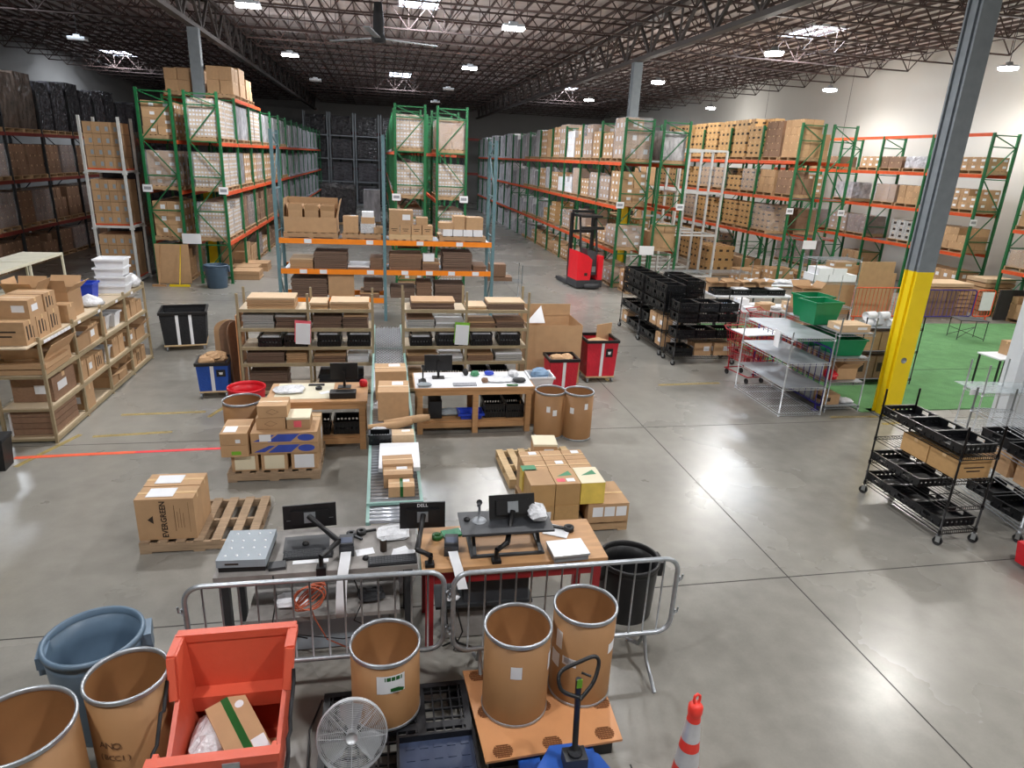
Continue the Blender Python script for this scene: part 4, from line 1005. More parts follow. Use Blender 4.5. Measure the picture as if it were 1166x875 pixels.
# ---------------------------------------------------------------- steel crowd barriers
def barrier(x0, x1, y, label, zb=.36, zt=1.12, rz=0.0):
    t = thing('crowd_barrier', label, 'barrier', (x0, y, 0), rz); w_ = x1 - x0; r = .13; pts = []
    for cx, cz, a0 in ((w_ - r, zt - r, 0), (r, zt - r, PI / 2), (r, zb + r, PI), (w_ - r, zb + r, 1.5 * PI)):
        for k in range(6): a = a0 + k / 5 * PI / 2; pts.append((cx + r * math.cos(a), 0, cz + r * math.sin(a)))
    O('tube_frame', MB().tube(pts, .021, 10, closed=True), t, mats='galv')
    n = 14
    bm_ = cm('barr_bar_%s_%s' % (zb, zt), lambda: MB().cyl((0, 0, zb), (0, 0, zt), .008, 8).mesh('bar', 'galv'))
    for k in range(1, n + 1): O('bar', bm_, t, (k * w_ / (n + 1), 0, 0))
    for x in (w_ * .12, w_ * .88):
        O('foot', MB().tube([(x, -.34, .015), (x, -.1, .16), (x, 0, zb)], .017, 8).tube([(x, .34, .015), (x, .1, .16), (x, 0, zb)], .017, 8), t, mats='galv')
    for x, s in ((0, -1), (w_, 1)):
        for z in (zb + .2, zt - .22): O('hook', MB().tube([(x + s * .02, 0, z), (x + s * .05, 0, z), (x + s * .055, 0, z + .05)], .008, 6).cyl((x + s * .02, 0, z - .02), (x + s * .02, 0, z + .03), .016, 8), t, mats='galv')
    return t
barrier(-1.53, .45, 4.60, 'galvanised crowd barrier in front of the grey half of the packing desk', rz=-.012)
barrier(.52, 2.47, 4.53, 'galvanised crowd barrier in front of the wooden half of the packing desk')
# ---------------------------------------------------------------- front packing desks
DZ = .9
t = thing('packing_desk', 'grey worn packing desk with lower shelf behind the left barrier', 'desk', (0, 0, 0))
O('desktop', bx(-1.43, .26, 5.02, 5.72, DZ - .045, DZ), t, mats='bench_grey')
for x in (-1.36, .18):
    for y in (5.1, 5.64): O('leg', cm('dleg', lambda: bx(-.035, .035, -.035, .035, 0, DZ - .045).mesh('leg', 'metal_dark')), t, (x, y, 0))
O('lower_shelf', bx(-1.2, .1, 5.0, 5.68, .42, .46), t, mats='bench_grey'); O('lower_box', bx(-1.15, .0, 5.12, 5.6, .02, .38), t, mats='scale_grey')
O('back_rail', bx(-1.36, .18, 5.62, 5.66, .62, .68), t, mats='metal_dark')
t = thing('packing_desk', 'wooden-topped packing desk with dark red frame behind the right barrier', 'desk', (0, 0, 0))
O('desktop', bx(.29, 1.98, 4.93, 5.62, DZ - .04, DZ), t, mats='wood_bench')
for x in (.36, 1.9):
    for y in (5.0, 5.55): O('leg', cm('dlegr', lambda: bx(-.035, .035, -.035, .035, 0, DZ - .04).mesh('leg', 'red_metal')), t, (x, y, 0))
O('front_apron', bx(.40, 1.86, 4.98, 5.01, DZ - .19, DZ - .045), t, mats='red_metal'); O('back_apron', bx(.40, 1.86, 5.55, 5.58, DZ - .19, DZ - .045), t, mats='red_metal')
O('lower_shelf', bx(.42, 1.32, 5.03, 5.5, .40, .43), t, mats='metal_dark'); O('lower_box', bx(.5, 1.3, 5.1, 5.45, .02, .3), t, mats='bench_grey')
O('machine', bx(-.3, .3, -.2, .2, 0, .22), None, (.98, 5.26, .432), label='dark grey machine on the lower shelf of the wooden packing desk', cat='machine', mats='charcoal')
# waste bag and stand under desks
O('waste_bag', MB().lathe([(.001, .0), (.18, .02), (.23, .2), (.22, .5), (.2, .62), (.17, .66), (.001, .64)], 14), None, (.085, 5.99, 0.0), label='bulging translucent grey waste bag behind the grey desk by the conveyor end', cat='bag', mats='bag')
O('cable_bundle', MB().tube([(.5, 4.98, .5), (.52, 4.9, .3), (.62, 4.92, .1), (.75, 4.95, .02), (.6, 5.05, .02), (.48, 4.95, .06)], .008, 6).tube([(.6, 5.0, .45), (.66, 4.95, .2), (.58, 4.93, .02), (.7, 4.9, .02)], .007, 6), None, label='tangle of black cables hanging below the joint of the two desks', cat='cable', mats='black')
O('cable_bundle', MB().tube([(-.95, 5.0, .9), (-.93, 4.97, .7), (-.98, 4.98, .45), (-.9, 5.0, .3), (-.7, 4.98, .25)], .006, 6).tube([(-.3, 5.0, .85), (-.22, 4.97, .6), (-.3, 4.98, .4), (-.1, 4.97, .28), (.1, 5.0, .3)], .006, 6).tube([(-.9, 4.98, .32), (-.4, 4.97, .22), (.1, 4.98, .28)], .005, 6), None, label='thin black cables drooping in front of the grey desk', cat='cable', mats='black')
# orange cable coil
c = MB()
for k in range(6):
    r_ = .12 + .012 * (k % 3); pts = [(r_ * math.cos(a) * (1 + .06 * math.sin(3 * a + k)), .012 * (k - 3), r_ * .95 * math.sin(a + k * .3)) for a in [j * 2 * PI / 16 for j in range(16)]]
    c.tube(pts, .0065, 6, closed=True)
c.tube([(.0, -.02, -.07), (.03, .02, -.25), (.12, .05, -.5), (.3, .1, -.66), (.45, .12, -.675)], .0065, 6)
O('extension_cord', c, None, (-.66, 4.96, .70), label='coiled orange extension cord hanging in front of the grey desk', cat='cord', mats='orange_cord')
# platform scale
t = thing('platform_scale', 'grey square platform scale with ball transfer studs on the grey desk corner', 'scale', (-1.2, 5.32, DZ), -.05)
O('base', bx(-.19, .19, -.23, .23, 0, .05), t, mats='black'); O('platter', bx(-.2, .2, -.24, .24, .05, .12), t, mats='scale_grey')
sd = cm('stud', lambda: MB().lathe([(.012, 0), (.009, .006), (.001, .009)], 8).mesh('ball_stud', 'paper'))
for i in range(4):
    for j in range(4): O('ball_stud', sd, t, (-.14 + i * .093 + .02 * (j % 2), -.17 + j * .115, .12))
O('nameplate', bx(-.13, -.02, -.2425, -.24, .075, .09), t, mats='ink')
O('scale_readout', bx(-.07, .07, -.05, .05, 0, .03), None, (-.93, 5.12, DZ), .1, label='small dark scale readout box on the grey desk', cat='readout', mats='metal_dark')
def keyboard(x, y, z, rz, label, w=.42, d=.14):
    t = thing('keyboard', label, 'keyboard', (x, y, z), rz)
    O('case', bx(-w / 2, w / 2, -d / 2, d / 2, 0, .018), t, mats='black_matte')
    k = MB()
    for r_ in range(5):
        for i in range(15): k.box(-w / 2 + .012 + i * (w - .024) / 15, -w / 2 + .008 + (i + 1) * (w - .024) / 15, -d / 2 + .012 + r_ * .024, -d / 2 + .032 + r_ * .024, .018, .026)
    O('keycaps', k, t, mats='charcoal', kind='stuff'); return t
O('desk_mat', bx(-.2, .2, -.13, .13, 0, .004), None, (-.72, 5.47, DZ), .05, label='dark rubber mat behind the keyboard on the grey desk', cat='mat', mats='charcoal')
keyboard(-.69, 5.28, DZ, .02, 'black keyboard in front of the dark mat, grey desk')
keyboard(.04, 5.10, DZ, .03, 'black keyboard at the front edge of the grey desk beside the middle monitor arm')
O('mouse', MB().lathe([(.03, 0), (.03, .015), (.018, .03), (.001, .034)], 10), None, (-.73, 5.45, DZ + .004), label='black mouse on the dark rubber mat', cat='mouse', mats='black')
O('mouse', MB().lathe([(.03, 0), (.03, .015), (.018, .03), (.001, .034)], 10), None, (-.19, 5.16, DZ), label='black mouse left of the keyboard beside the middle monitor arm', cat='mouse', mats='black')
def monitor(x, y, zc, w, h, rz, tilt, label, arm, word=None, faint=False):
    """seen from behind; arm = points of the arm from its desk clamp to the back of the panel"""
    t = thing('monitor', label, 'monitor', (x, y, zc), rz); t.rotation_euler = (tilt, 0, rz)
    O('panel', bx(-w / 2, w / 2, -.008, .012, -h / 2, h / 2).box(-w * .36, w * .36, -.035, -.008, -h * .32, h * .28), t, mats='black')
    O('display', bx(-w / 2 + .012, w / 2 - .012, .0122, .0135, -h / 2 + .015, h / 2 - .012), t, mats='screen')
    O('mount_plate', bx(-.05, .05, -.047, -.035, -.05, .05), t, mats='steel_grey')
    if word: text(word, .045, (.0, -.0088, h * .39), (PI / 2, 0, 0), 'paper', t)
    if faint: O('edge_strip', bx(-w * .44, w * .44, -.0095, -.008, -h * .14, -h * .125), t, mats='steel_grey')
    a = O('support_arm', None, t); bpy.context.view_layer.update(); a.matrix_basis = t.matrix_basis.inverted()
    O('clamp', bx(-.04, .04, -.04, .04, -.06, .03), a, (arm[0][0], arm[0][1], arm[0][2] + .03 - .03), mats='black')
    O('riser', MB().cyl(arm[0], arm[1], .02, 12), a, mats='black')
    for k in range(1, len(arm) - 1): O('link', MB().tube([arm[k], [(arm[k][i] + arm[k + 1][i]) / 2 for i in range(3)], arm[k + 1]], [.026, .021, .026], 10), a, mats='black')
    return t
monitor(-.70, 5.62, 1.10, .47, .23, .08, -.1, 'left wide black monitor with glossy back over the grey desk', [(-.56, 5.05, DZ), (-.56, 5.05, 1.02), (-.42, 5.22, 1.06), (-.70, 5.57, 1.12)], faint=True)
monitor(.325, 5.47, 1.13, .42, .26, -.03, -.05, 'middle black monitor with white maker lettering at the desk joint', [(.36, 4.99, DZ), (.37, 4.99, 1.0), (.26, 5.10, 1.0), (.33, 5.42, 1.16)], word='DELL')
monitor(1.14, 5.32, 1.26, .43, .22, .03, -.35, 'right black monitor standing over the raised keyboard tray', [(.95, 4.98, DZ), (.95, 4.98, 1.02), (1.06, 5.06, 1.04), (1.14, 5.27, 1.24)])
# sit-stand riser
t = thing('desk_riser', 'black raised keyboard platform on a folding frame over the wooden desk', 'desk riser', (1.07, 5.25, DZ))
O('platform', bx(-.42, .42, -.2, .2, .23, .25), t, mats='charcoal')
for x in (-.3, .3): O('side_link', MB().bar((x, -.18, .02), (x, .1, .23), .03, .02).bar((x, .18, .02), (x, -.1, .23), .03, .02), t, mats='metal_dark')
O('base_frame', MB().box(-.34, .34, -.2, -.165, 0, .02).box(-.34, .34, .165, .2, 0, .02).box(-.34, -.3, -.165, .165, 0, .02).box(.3, .34, -.165, .165, 0, .02), t, mats='metal_dark')
O('cross_tube', MB().cyl((-.32, 0, .12), (.32, 0, .12), .018, 10), t, mats='steel_grey')
t = thing('barcode_scanner', 'grey and black barcode scanner upright in its stand on the raised platform', 'scanner', (.83, 5.28, DZ + .25))
O('stand_base', MB().lathe([(.001, .02), (.03, .02), (.065, .008), (.07, 0)], 16), t, mats='steel_grey'); O('stand_neck', MB().tube([(0, 0, .015), (0, .01, .08), (0, -.0, .15)], .012, 8), t, mats='steel_grey')
O('scanner_head', MB().tube([(0, .03, .13), (-.005, .0, .19), (-.01, -.05, .215)], [.016, .024, .028], 8), t, mats='charcoal')
O('mouse', MB().lathe([(.03, 0), (.03, .015), (.018, .03), (.001, .034)], 10), None, (.72, 5.3, DZ + .25), label='black mouse on the raised platform left of the scanner', cat='mouse', mats='black')
def bag(x, y, z, w, d, h, label, m='bag', rz=0.0):
    n = 12; vs = []; q_ = random.Random(int(x * 100)); rings = 5
    for r_ in range(rings + 1):
        f_ = math.sin((r_ + .7) / (rings + .7) * PI * .93) ** .6
        for k in range(n):
            a = k * 2 * PI / n; e = q_.uniform(.82, 1.08)
            cc = abs(math.cos(a)) ** .6 * (1 if math.cos(a) > 0 else -1); ss = abs(math.sin(a)) ** .6 * (1 if math.sin(a) > 0 else -1)
            vs.append((cc * w / 2 * f_ * e, ss * d / 2 * f_ * e, h * (r_ / rings) * (1 if r_ < rings else q_.uniform(.85, 1.0))))
    fs = [(r_ * n + j, r_ * n + (j + 1) % n, (r_ + 1) * n + (j + 1) % n, (r_ + 1) * n + j) for r_ in range(rings) for j in range(n)] + [tuple(range(rings * n, rings * n + n)), tuple(reversed(range(n)))]
    return O('plastic_bag', MB().add(vs, fs, 0, False), None, (x, y, z), rz, label=label, cat='bag', mats=m)
for i, (x, z, w_) in enumerate(((-.85, .46, .3), (-.15, .46, .26), (.7, .43, .2))):
    bag(x, 5.2, z + .002, w_, .2, .09, 'crumpled %s on the lower shelf of the packing desk' % ('white paper', 'dark cable heap', 'white bag')[i], ('paper', 'black_matte', 'bag')[i]) if i < 2 else bag(.58, 5.12, .432, .14, .14, .09, 'crumpled white bag beside the dark grey machine under the wooden desk', 'bag')
bag(1.37, 5.28, DZ + .25, .19, .26, .13, 'crumpled clear bags beside the right monitor on the raised platform')
bag(.06, 5.52, DZ, .32, .26, .07, 'flat clear plastic bags on the grey desk below the conveyor end')
def printer(x, y, z, rz, label):
    t = thing('label_printer', label, 'printer', (x, y, z), rz)
    O('body', bx(-.065, .065, -.09, .1, 0, .1).box(-.058, .058, -.075, .085, .1, .125), t, mats='charcoal'); O('window', bx(-.05, .05, -.06, .03, .125, .128), t, mats='tray_slate')
    return t
def strip_mesh(pts, w_, m):
    mb = MB(); vs = []
    for p in pts: vs += [(p[0] - w_ / 2, p[1], p[2]), (p[0] + w_ / 2, p[1], p[2])]
    mb.add(vs, [(2 * i, 2 * i + 1, 2 * i + 3, 2 * i + 2) for i in range(len(pts) - 1)], 0, True); return mb
printer(-.36, 5.30, DZ, .06, 'dark label printer with a long white strip, left one on the grey desk')
O('label_strip', strip_mesh([(-.36, 5.20, .96), (-.365, 5.12, .935), (-.375, 4.985, .91), (-.39, 4.96, .8), (-.40, 4.93, .62), (-.40, 4.90, .5), (-.40, 4.95, .49)], .09, 0), None, label='long white label strip hanging over the grey desk edge', cat='paper strip', mats='paper')
printer(.57, 5.20, DZ, -.1, 'dark label printer with a white strip on the wooden desk beside the middle monitor')
O('label_strip', strip_mesh([(.575, 5.10, .96), (.585, 5.0, .93), (.60, 4.91, .91), (.625, 4.86, .8), (.64, 4.84, .74)], .085, 0), None, label='white label strip hanging over the wooden desk edge beside the barrier joint', cat='paper strip', mats='paper')
t = thing('soda_can', 'dark drinks can between the papers on the grey desk', 'can', (-.035, 5.27, DZ)); O('body', MB().lathe([(.001, 0), (.026, 0), (.031, .008), (.031, .105), (.026, .118)], 16), t, mats='ink'); O('lid', MB().lathe([(.026, .118), (.022, .114), (.001, .114)], 16), t, mats='chrome')
for i, (x, y, w_, d_, r_, wh) in enumerate(((-.2, 5.27, .16, .1, .2, 'left of the drinks can'), (.14, 5.22, .2, .1, -.2, 'right of the drinks can'), (.12, 5.27, .12, .07, .4, 'topmost right of the drinks can'), (-.66, 5.17, .3, .05, .03, 'with coloured stickers in front of the left keyboard'), (.78, 5.52, .22, .12, .1, 'behind the wooden desk printer'), (1.62, 5.42, .24, .2, -.5, 'pale blue beside the tape dispenser'))):
    O('paper_sheet', bx(-w_ / 2, w_ / 2, -d_ / 2, d_ / 2, 0, .003 + .001 * i), None, (x, y, DZ + .001), r_, label='loose paper on the packing desk, ' + wh, cat='paper', mats='paper')
O('green_tape_roll', MB().lathe([(.03, 0), (.05, 0), (.05, .04), (.03, .04), (.03, 0)], 18), None, (.46, 5.42, DZ), label='green tape roll on the wooden desk behind the printer', cat='tape', mats='green_tape')
O('green_cloth', bx(-.09, .09, -.06, .06, 0, .02), None, (.6, 5.48, DZ), .2, label='green folded strap beside the green tape roll', cat='strap', mats='plastic_green')
for i, x in enumerate((-.33, -.24)): O('tape_gun', MB().lathe([(.02, 0), (.045, 0), (.045, .04), (.02, .04)], 14).box(-.01, .01, -.14, -.03, .01, .03), None, (x, 5.55 + i * .03, DZ), .8 + i, label='%s black and yellow tape gun on the back of the grey desk' % ('left', 'right')[i], cat='tape gun', mats='black' if i else 'charcoal')
t = thing('bench_scale', 'small stainless bench scale at the right end of the wooden desk', 'scale', (1.62, 5.03, DZ), .06); O('base', bx(-.16, .16, -.12, .12, 0, .05), t, mats='steel_grey'); O('platter', bx(-.17, .17, -.13, .13, .05, .07), t, mats='stainless')
O('tape_dispenser', MB().lathe([(.025, 0), (.05, 0), (.05, .045), (.025, .045), (.025, 0)], 18).box(-.2, -.05, -.015, .015, 0, .03), None, (1.74, 5.42, DZ), -.4, label='black tape dispenser lying near the bench scale', cat='tape gun', mats='black')
# ---------------------------------------------------------------- gravity conveyor
t = thing('roller_conveyor', 'long grey-green gravity roller conveyor carrying cartons to the packing desk', 'conveyor', (0, 0, 0))
for x in (-.21, .35): O('side_rail', bx(x, x + .035, 5.95, 14.2, .69, .80), t, mats='conveyor_green')
rl = cm('roller', lambda: MB().cyl((-.175, 0, .77), (.35, 0, .77), .024, 8).mesh('roller', 'roller'))
y = 6.02
while y < 11.1: O('roller', rl, t, (0, y, 0)); y += .0765
O('transfer_plate', bx(-.175, .35, 11.12, 11.4, .775, .79), t, mats='steel_grey')
sk = MB()
for j in range(34):
    yy = 11.48 + j * .078
    sk.box(-.175, .35, yy - .004, yy + .004, .745, .753)
    for i in range(8): xx = -.14 + i * .063 + (.03 if j % 2 else 0); sk.cyl((xx - .008, yy, .76), (xx + .008, yy, .76), .024, 8)
O('skate_wheels', sk, t, mats='roller', kind='stuff')
for y in (6.2, 8.2, 10.2, 12.2, 14.0):
    for x in (-.19, .365): O('leg', cm('cleg', lambda: bx(-.02, .02, -.02, .02, 0, .69).mesh('leg', 'conveyor_green')), t, (x, y, 0))
    O('cross_member', cm('ccr', lambda: bx(-.17, .345, -.015, .015, .3, .34).mesh('cross_member', 'conveyor_green')), t, (0, y, 0))
O('end_stop', bx(-.21, .385, 6.28, 6.31, .80, .83), t, mats='conveyor_green')
cz = .796
carton(.09, 9.72, cz, .46, .42, .44, 'top', 'larger brown carton farthest up the conveyor with white label', rz=.02)
carton(.12, 8.9, cz, .42, .5, .42, 'top', 'large brown carton in front of the farthest one on the conveyor', rz=-.03)
O('wrapped_parcel', MB().tube([(-.2, 0, .06), (.3, .06, .09), (.42, .08, .09)], [.05, .06, .045], 8), None, (.18, 8.42, cz), .05, label='long brown paper roll lying across the conveyor', cat='parcel', mats='kraft')
O('wrapped_parcel', MB().tube([(-.28, 0, .05), (.1, .03, .07), (.3, .08, .1)], [.035, .06, .04], 8), None, (.05, 8.3, cz), -.1, label='crumpled brown paper parcel in front of the paper roll on the conveyor', cat='parcel', mats='kraft')
bag(-.08, 8.2, cz, .22, .14, .1, 'pale blue plastic pillow on the conveyor beside the paper parcels', 'plex' if 0 else 'bag')
crate(-.07, 7.93, cz, .26, .18, .14, 'small black tray across the conveyor in front of the paper parcels')
carton(.22, 7.93, cz, .28, .2, .13, 'top', 'small pale carton beside the black tray on the conveyor', body='kraft_pale')
carton(.16, 7.42, cz, .48, .72, .05, 'plain', 'large flat white box on the middle of the conveyor', body='paper', rz=-.02)
carton(.13, 7.0, cz + .05, .34, .24, .14, 'tape', 'shallow brown carton leaning on the flat white box', rz=.04)
carton(.13, 6.78, cz, .32, .22, .16, 'top', 'brown carton with torn white label second from the conveyor end')
t = carton(.16, 6.55, cz, .28, .2, .12, 'top', 'small carton with green tape nearest the conveyor end')
O('green_tape', bx(-.06, .06, -.51, .51, .0, 1.02), t, mats='green_tape')
# ---------------------------------------------------------------- rear workbenches
def bench(x0, x1, y0, y1, z, label, legs, top='wood_bench'):
    t = thing('workbench', label, 'workbench', (0, 0, 0))
    O('benchtop', bx(x0, x1, y0, y1, z - .04, z), t, mats=top)
    O('front_rail', bx(x0 + .02, x1 - .02, y0 + .02, y0 + .06, z - .13, z - .04), t, mats='wood_bench'); O('rear_rail', bx(x0 + .02, x1 - .02, y1 - .06, y1 - .02, z - .13, z - .04), t, mats='wood_bench')
    for x in legs:
        for y in (y0 + .07, y1 - .07): O('leg', cm('wleg%s' % z, lambda: bx(-.045, .045, -.045, .045, 0, z - .13).mesh('leg', 'wood_bench')), t, (x, y, 0))
    O('lower_shelf', bx(x0 + .06, x1 - .06, y0 + .12, y1 - .12, .17, .19), t, mats='wood_bench'); O('lower_rail', bx(x0 + .1, x1 - .1, y0 + .08, y0 + .12, .08, .17), t, mats='wood_bench')
bench(-1.72, -.26, 9.46, 10.34, .8, 'worn wooden workbench left of the conveyor', (-1.6, -.34))
bench(.46, 2.42, 9.96, 10.8, .8, 'long wooden workbench with white top right of the conveyor', (.55, 1.45, 2.33))
O('bench_cover', bx(.48, 2.40, 9.98, 10.78, 0, .004), None, (0, 0, .8), label='pale sheet covering the right workbench top', cat='cover', mats='paper')
O('cutting_board', bx(-.42, .42, -.36, .36, 0, .006), None, (-1.2, 9.95, .8), label='pale board covering the outer half of the left workbench', cat='board', mats='shelf_cream')
bag(-1.42, 9.95, .806, .5, .4, .06, 'clear plastic sheet bundle on the left workbench')
O('keyboard_tray', bx(-.12, .12, -.03, .03, 0, .02), None, (-1.05, 10.2, .806), label='thin black bar on the left workbench', cat='tool', mats='black')
O('tape_roll', MB().lathe([(.025, 0), (.05, 0), (.05, .04), (.025, .04), (.025, 0)], 16), None, (-1.0, 10.0, .806), label='dark tape roll on the left workbench', cat='tape', mats='black')
O('paper_sheet', bx(-.08, .08, -.05, .05, 0, .003), None, (-.9, 9.85, .806), .5, label='small white slip beside the tape roll on the left workbench', cat='paper', mats='paper')
def pc(x, y, z, w_, label, pw=.4, ph=.27):
    t = thing('monitor', label, 'monitor', (x, y, z), -.02)
    O('panel', bx(-w_ / 2, w_ / 2, 0, .03, .12, .12 + ph), t, mats='black'); O('stand_neck', bx(-.02, .02, -.03, 0.0, .01, .28), t, mats='black'); O('stand_base', bx(-.1, .1, -.09, .07, 0, .012), t, mats='black')
pc(-.62, 10.12, .8, .42, 'black monitor on a stand on the left rear workbench')
O('printer', bx(-.19, .19, -.15, .15, 0, .05).box(-.19, .19, -.15, .02, .05, .09), None, (-.62, 9.72, .8), label='flat black device in front of the monitor on the left rear workbench', cat='printer', mats='black')
O('red_roll', MB().lathe([(.001, 0), (.06, 0), (.065, .06), (.05, .1), (.001, .1)], 14), None, (-.33, 10.15, .8), label='small red tape roll at the conveyor end of the left workbench', cat='tape', mats='plastic_red')
pc(.88, 10.5, .804, .46, 'black monitor on a stand on the right rear workbench')
O('desk_phone', bx(-.06, .06, -.08, .08, 0, .05), None, (.6, 10.2, .804), label='small black terminal beside the monitor on the right rear workbench', cat='terminal', mats='black')
O('scanner_stand', MB().lathe([(.05, 0), (.045, .01), (.012, .02), (.012, .2), (.03, .24), (.001, .26)], 12), None, (.62, 10.4, .804), label='black scanner stand at the conveyor end of the right workbench', cat='scanner', mats='black')
O('keyboard', bx(-.19, .19, -.07, .07, 0, .02), None, (1.28, 10.1, .804), label='pale grey keyboard in the middle of the right workbench', cat='keyboard', mats='grey_print')
for i, (x, y, w_, d_, h_, m) in enumerate(((1.62, 10.2, .12, .1, .09, 'kraft_dark'), (1.9, 10.3, .5, .3, .05, 'bag'), (2.2, 10.2, .24, .16, .08, 'black'), (2.15, 10.5, .2, .2, .12, 'bag'), (1.35, 10.6, .1, .1, .12, 'black'), (1.5, 10.55, .16, .1, .1, 'green_print'), (1.75, 10.6, .18, .12, .08, 'plastic_blue'), (.62, 10.05, .24, .14, .07, 'scale_grey'), (2.05, 10.02, .2, .08, .03, 'green_tape'))):
    bag(x, y, .804, w_, d_, h_, '%s small item from the left among the clutter on the right workbench' % ORD[i], m)
O('white_tub', tub_mesh(.42, .4, .22, 'paper'), None, (2.62, 10.5, .62), label='white tub of blue gloves behind the fibre drums', cat='tub')
O('tub_stand', bx(-.2, .2, -.2, .2, 0, .62), None, (2.62, 10.5, 0), label='carton standing under the white tub behind the fibre drums', cat='box', mats='kraft')
bag(2.62, 10.5, .75, .32, .3, .2, 'blue and white gloves heaped in the white tub', 'shelf_blue')
crate(-1.05, 9.85, .19, .42, .4, .2, 'left black tote on the lower shelf of the left workbench'); crate(-.56, 9.85, .19, .42, .4, .2, 'right black tote on the lower shelf of the left workbench')
O('blue_tray', tub_mesh(.4, .3, .1, 'plastic_blue'), None, (1.4, 10.25, .19), label='blue parts tray under the right workbench', cat='tray')
crate(1.8, 10.4, .19, .34, .46, .24, 'black tote under the right workbench beside the middle leg'); crate(2.14, 10.4, .19, .3, .5, .24, 'black tote under the outer end of the right workbench')
bag(1.05, 10.35, .19, .4, .2, .12, 'tangled cables and bags under the right workbench', 'scale_grey'); O('computer', bx(-.1, .1, -.2, .2, 0, .3), None, (.82, 10.4, .19), label='black computer under the right workbench', cat='computer', mats='black_matte')
# ---------------------------------------------------------------- pallets with cartons near the benches
O('wooden_pallet', pallet_mesh(1.22, .98, 'wood_grey'), None, (-2.06, 7.38, 0), -.01, label='half-empty slatted pallet beside the tall lettered cartons', cat='pallet')
for i, y in enumerate((7.1, 7.42)):
    c = thing('tall_carton', ('front' if i == 0 else 'rear') + ' tall carton of the lettered pair on the half-empty pallet', 'box', (-2.38, y, .14), -.02)
    O('body', bx(-.3, .3, -.15, .15, 0, .5), c, mats='kraft'); O('tape', bx(-.303, .303, -.025, .025, .44, .503), c, mats='tape'); O('shipping_label', bx(-.2, .08, -.1, .1, .503, .506), c, mats='paper')
    if i == 0:
        text('EVERGREEN', .085, (-.02, -.152, .25), (PI / 2, PI / 2 * -1, 0), 'ink', c, bold=.002)
        O('tree_mark', MB().add([(-.13, -.1515, .2), (-.13, -.1515, .3), (-.19, -.1515, .25), (-.1, -.1515, .25)], [(0, 1, 2)]), c, mats='ink')
        O('fine_print', bx(.09, .095, -.152, -.15, .1, .42).box(.12, .123, -.152, -.15, .14, .34).box(.15, .153, -.152, -.15, .14, .38).box(.18, .183, -.152, -.15, .14, .32).box(.24, .242, -.152, -.15, .08, .45), c, mats='ink_soft')
O('wooden_pallet', pallet_mesh(1.2, 1.0, 'wood_grey'), None, (-1.5, 9.05, 0), label='pallet under the blue-printed and cream-labelled cartons', cat='pallet')
PB = 'on the blue-print pallet'
for i, x in enumerate((-1.87, -1.49, -1.10)):
    c = thing('labelled_carton', ('cream-faced carton, outer ', 'cream-faced carton, middle ', 'white-labelled carton, inner ')[i] + 'of the bottom row ' + PB, 'box', (x, 8.83, .14))
    O('body', bx(-.17, .17, -.23, .23, 0, .25), c, mats='kraft'); O('front_label', bx(-.13, .13, -.233, -.23, .02, .22), c, mats='cream' if i < 2 else 'paper')
for k in range(2):
    c = thing('long_carton', ('lower', 'upper')[k] + ' long carton with blue slanted print ' + PB, 'box', (-1.34, 8.80, .39 + k * .155))
    O('body', bx(-.43, .43, -.22, .22, 0, .15), c, mats='kraft')
    O('blue_band', MB().add([(-.22, -.2215, .02), (.08, -.2215, .02), (.2, -.2215, .13), (-.08, -.2215, .13)], [(0, 1, 2, 3)]).add([(-.4, -.2215, .03), (-.26, -.2215, .03), (-.12, -.2215, .12), (-.2, -.2215, .12)], [(0, 1, 2, 3)]), c, mats='blue_print')
    O('blue_oval', MB().add([(.28 + .11 * math.cos(a * PI / 10), -.2215, .075 + .05 * math.sin(a * PI / 10)) for a in range(20)], [tuple(range(20))]), c, mats='blue_print')
    if k: O('shipping_label', bx(-.32, -.17, -.223, -.221, .03, .13), c, mats='paper')
for k in range(2):
    c = thing('diamond_carton', ('lower', 'upper')[k] + ' brown carton with diamond outline ' + PB, 'box', (-1.52 + .03 * k, 8.88, .70 + k * .17))
    O('body', bx(-.19, .19, -.18, .18, 0, .165), c, mats='kraft'); O('tape', bx(-.192, .192, -.02, .02, .12, .167), c, mats='tape')
    O('diamond_print', MB().bar((-.08, -.181, .08), (0, -.181, .12), .005, .002).bar((0, -.181, .12), (.08, -.181, .08), .005, .002).bar((.08, -.181, .08), (0, -.181, .04), .005, .002).bar((0, -.181, .04), (-.08, -.181, .08), .005, .002), c, mats='ink_soft')
c = thing('pink_topped_carton', 'small carton with pale pink lid and red stamp ' + PB, 'box', (-1.16, 8.85, .70)); O('body', bx(-.15, .15, -.17, .17, 0, .16), c, mats='kraft'); O('lid', bx(-.153, .153, -.173, .173, .14, .167), c, mats='cream'); O('red_stamp', bx(-.06, .04, -.1725, -.17, .03, .12), c, mats='pink_label')
for k in range(2):
    c = thing('stacked_carton', ('lower', 'upper')[k] + ' brown carton of the stack at the outer end ' + PB, 'box', (-1.97, 8.78, .39 + k * .17)); O('body', bx(-.17, .17, -.26, .26, 0, .165), c, mats='kraft'); O('side_label', bx(.02 if k else -.04, .08, -.263, -.26, .03, .08), c, mats='paper' if k else 'lime_print')
    if k: O('tape', bx(-.172, .172, -.02, .02, .12, .167), c, mats='tape'); O('top_label', bx(-.14, .02, -.2, .0, .166, .168), c, mats='paper')
carton(-1.12, 9.3, .14, .4, .34, .5, 'lab', 'pale printed carton at the back ' + PB, body='kraft_pale')
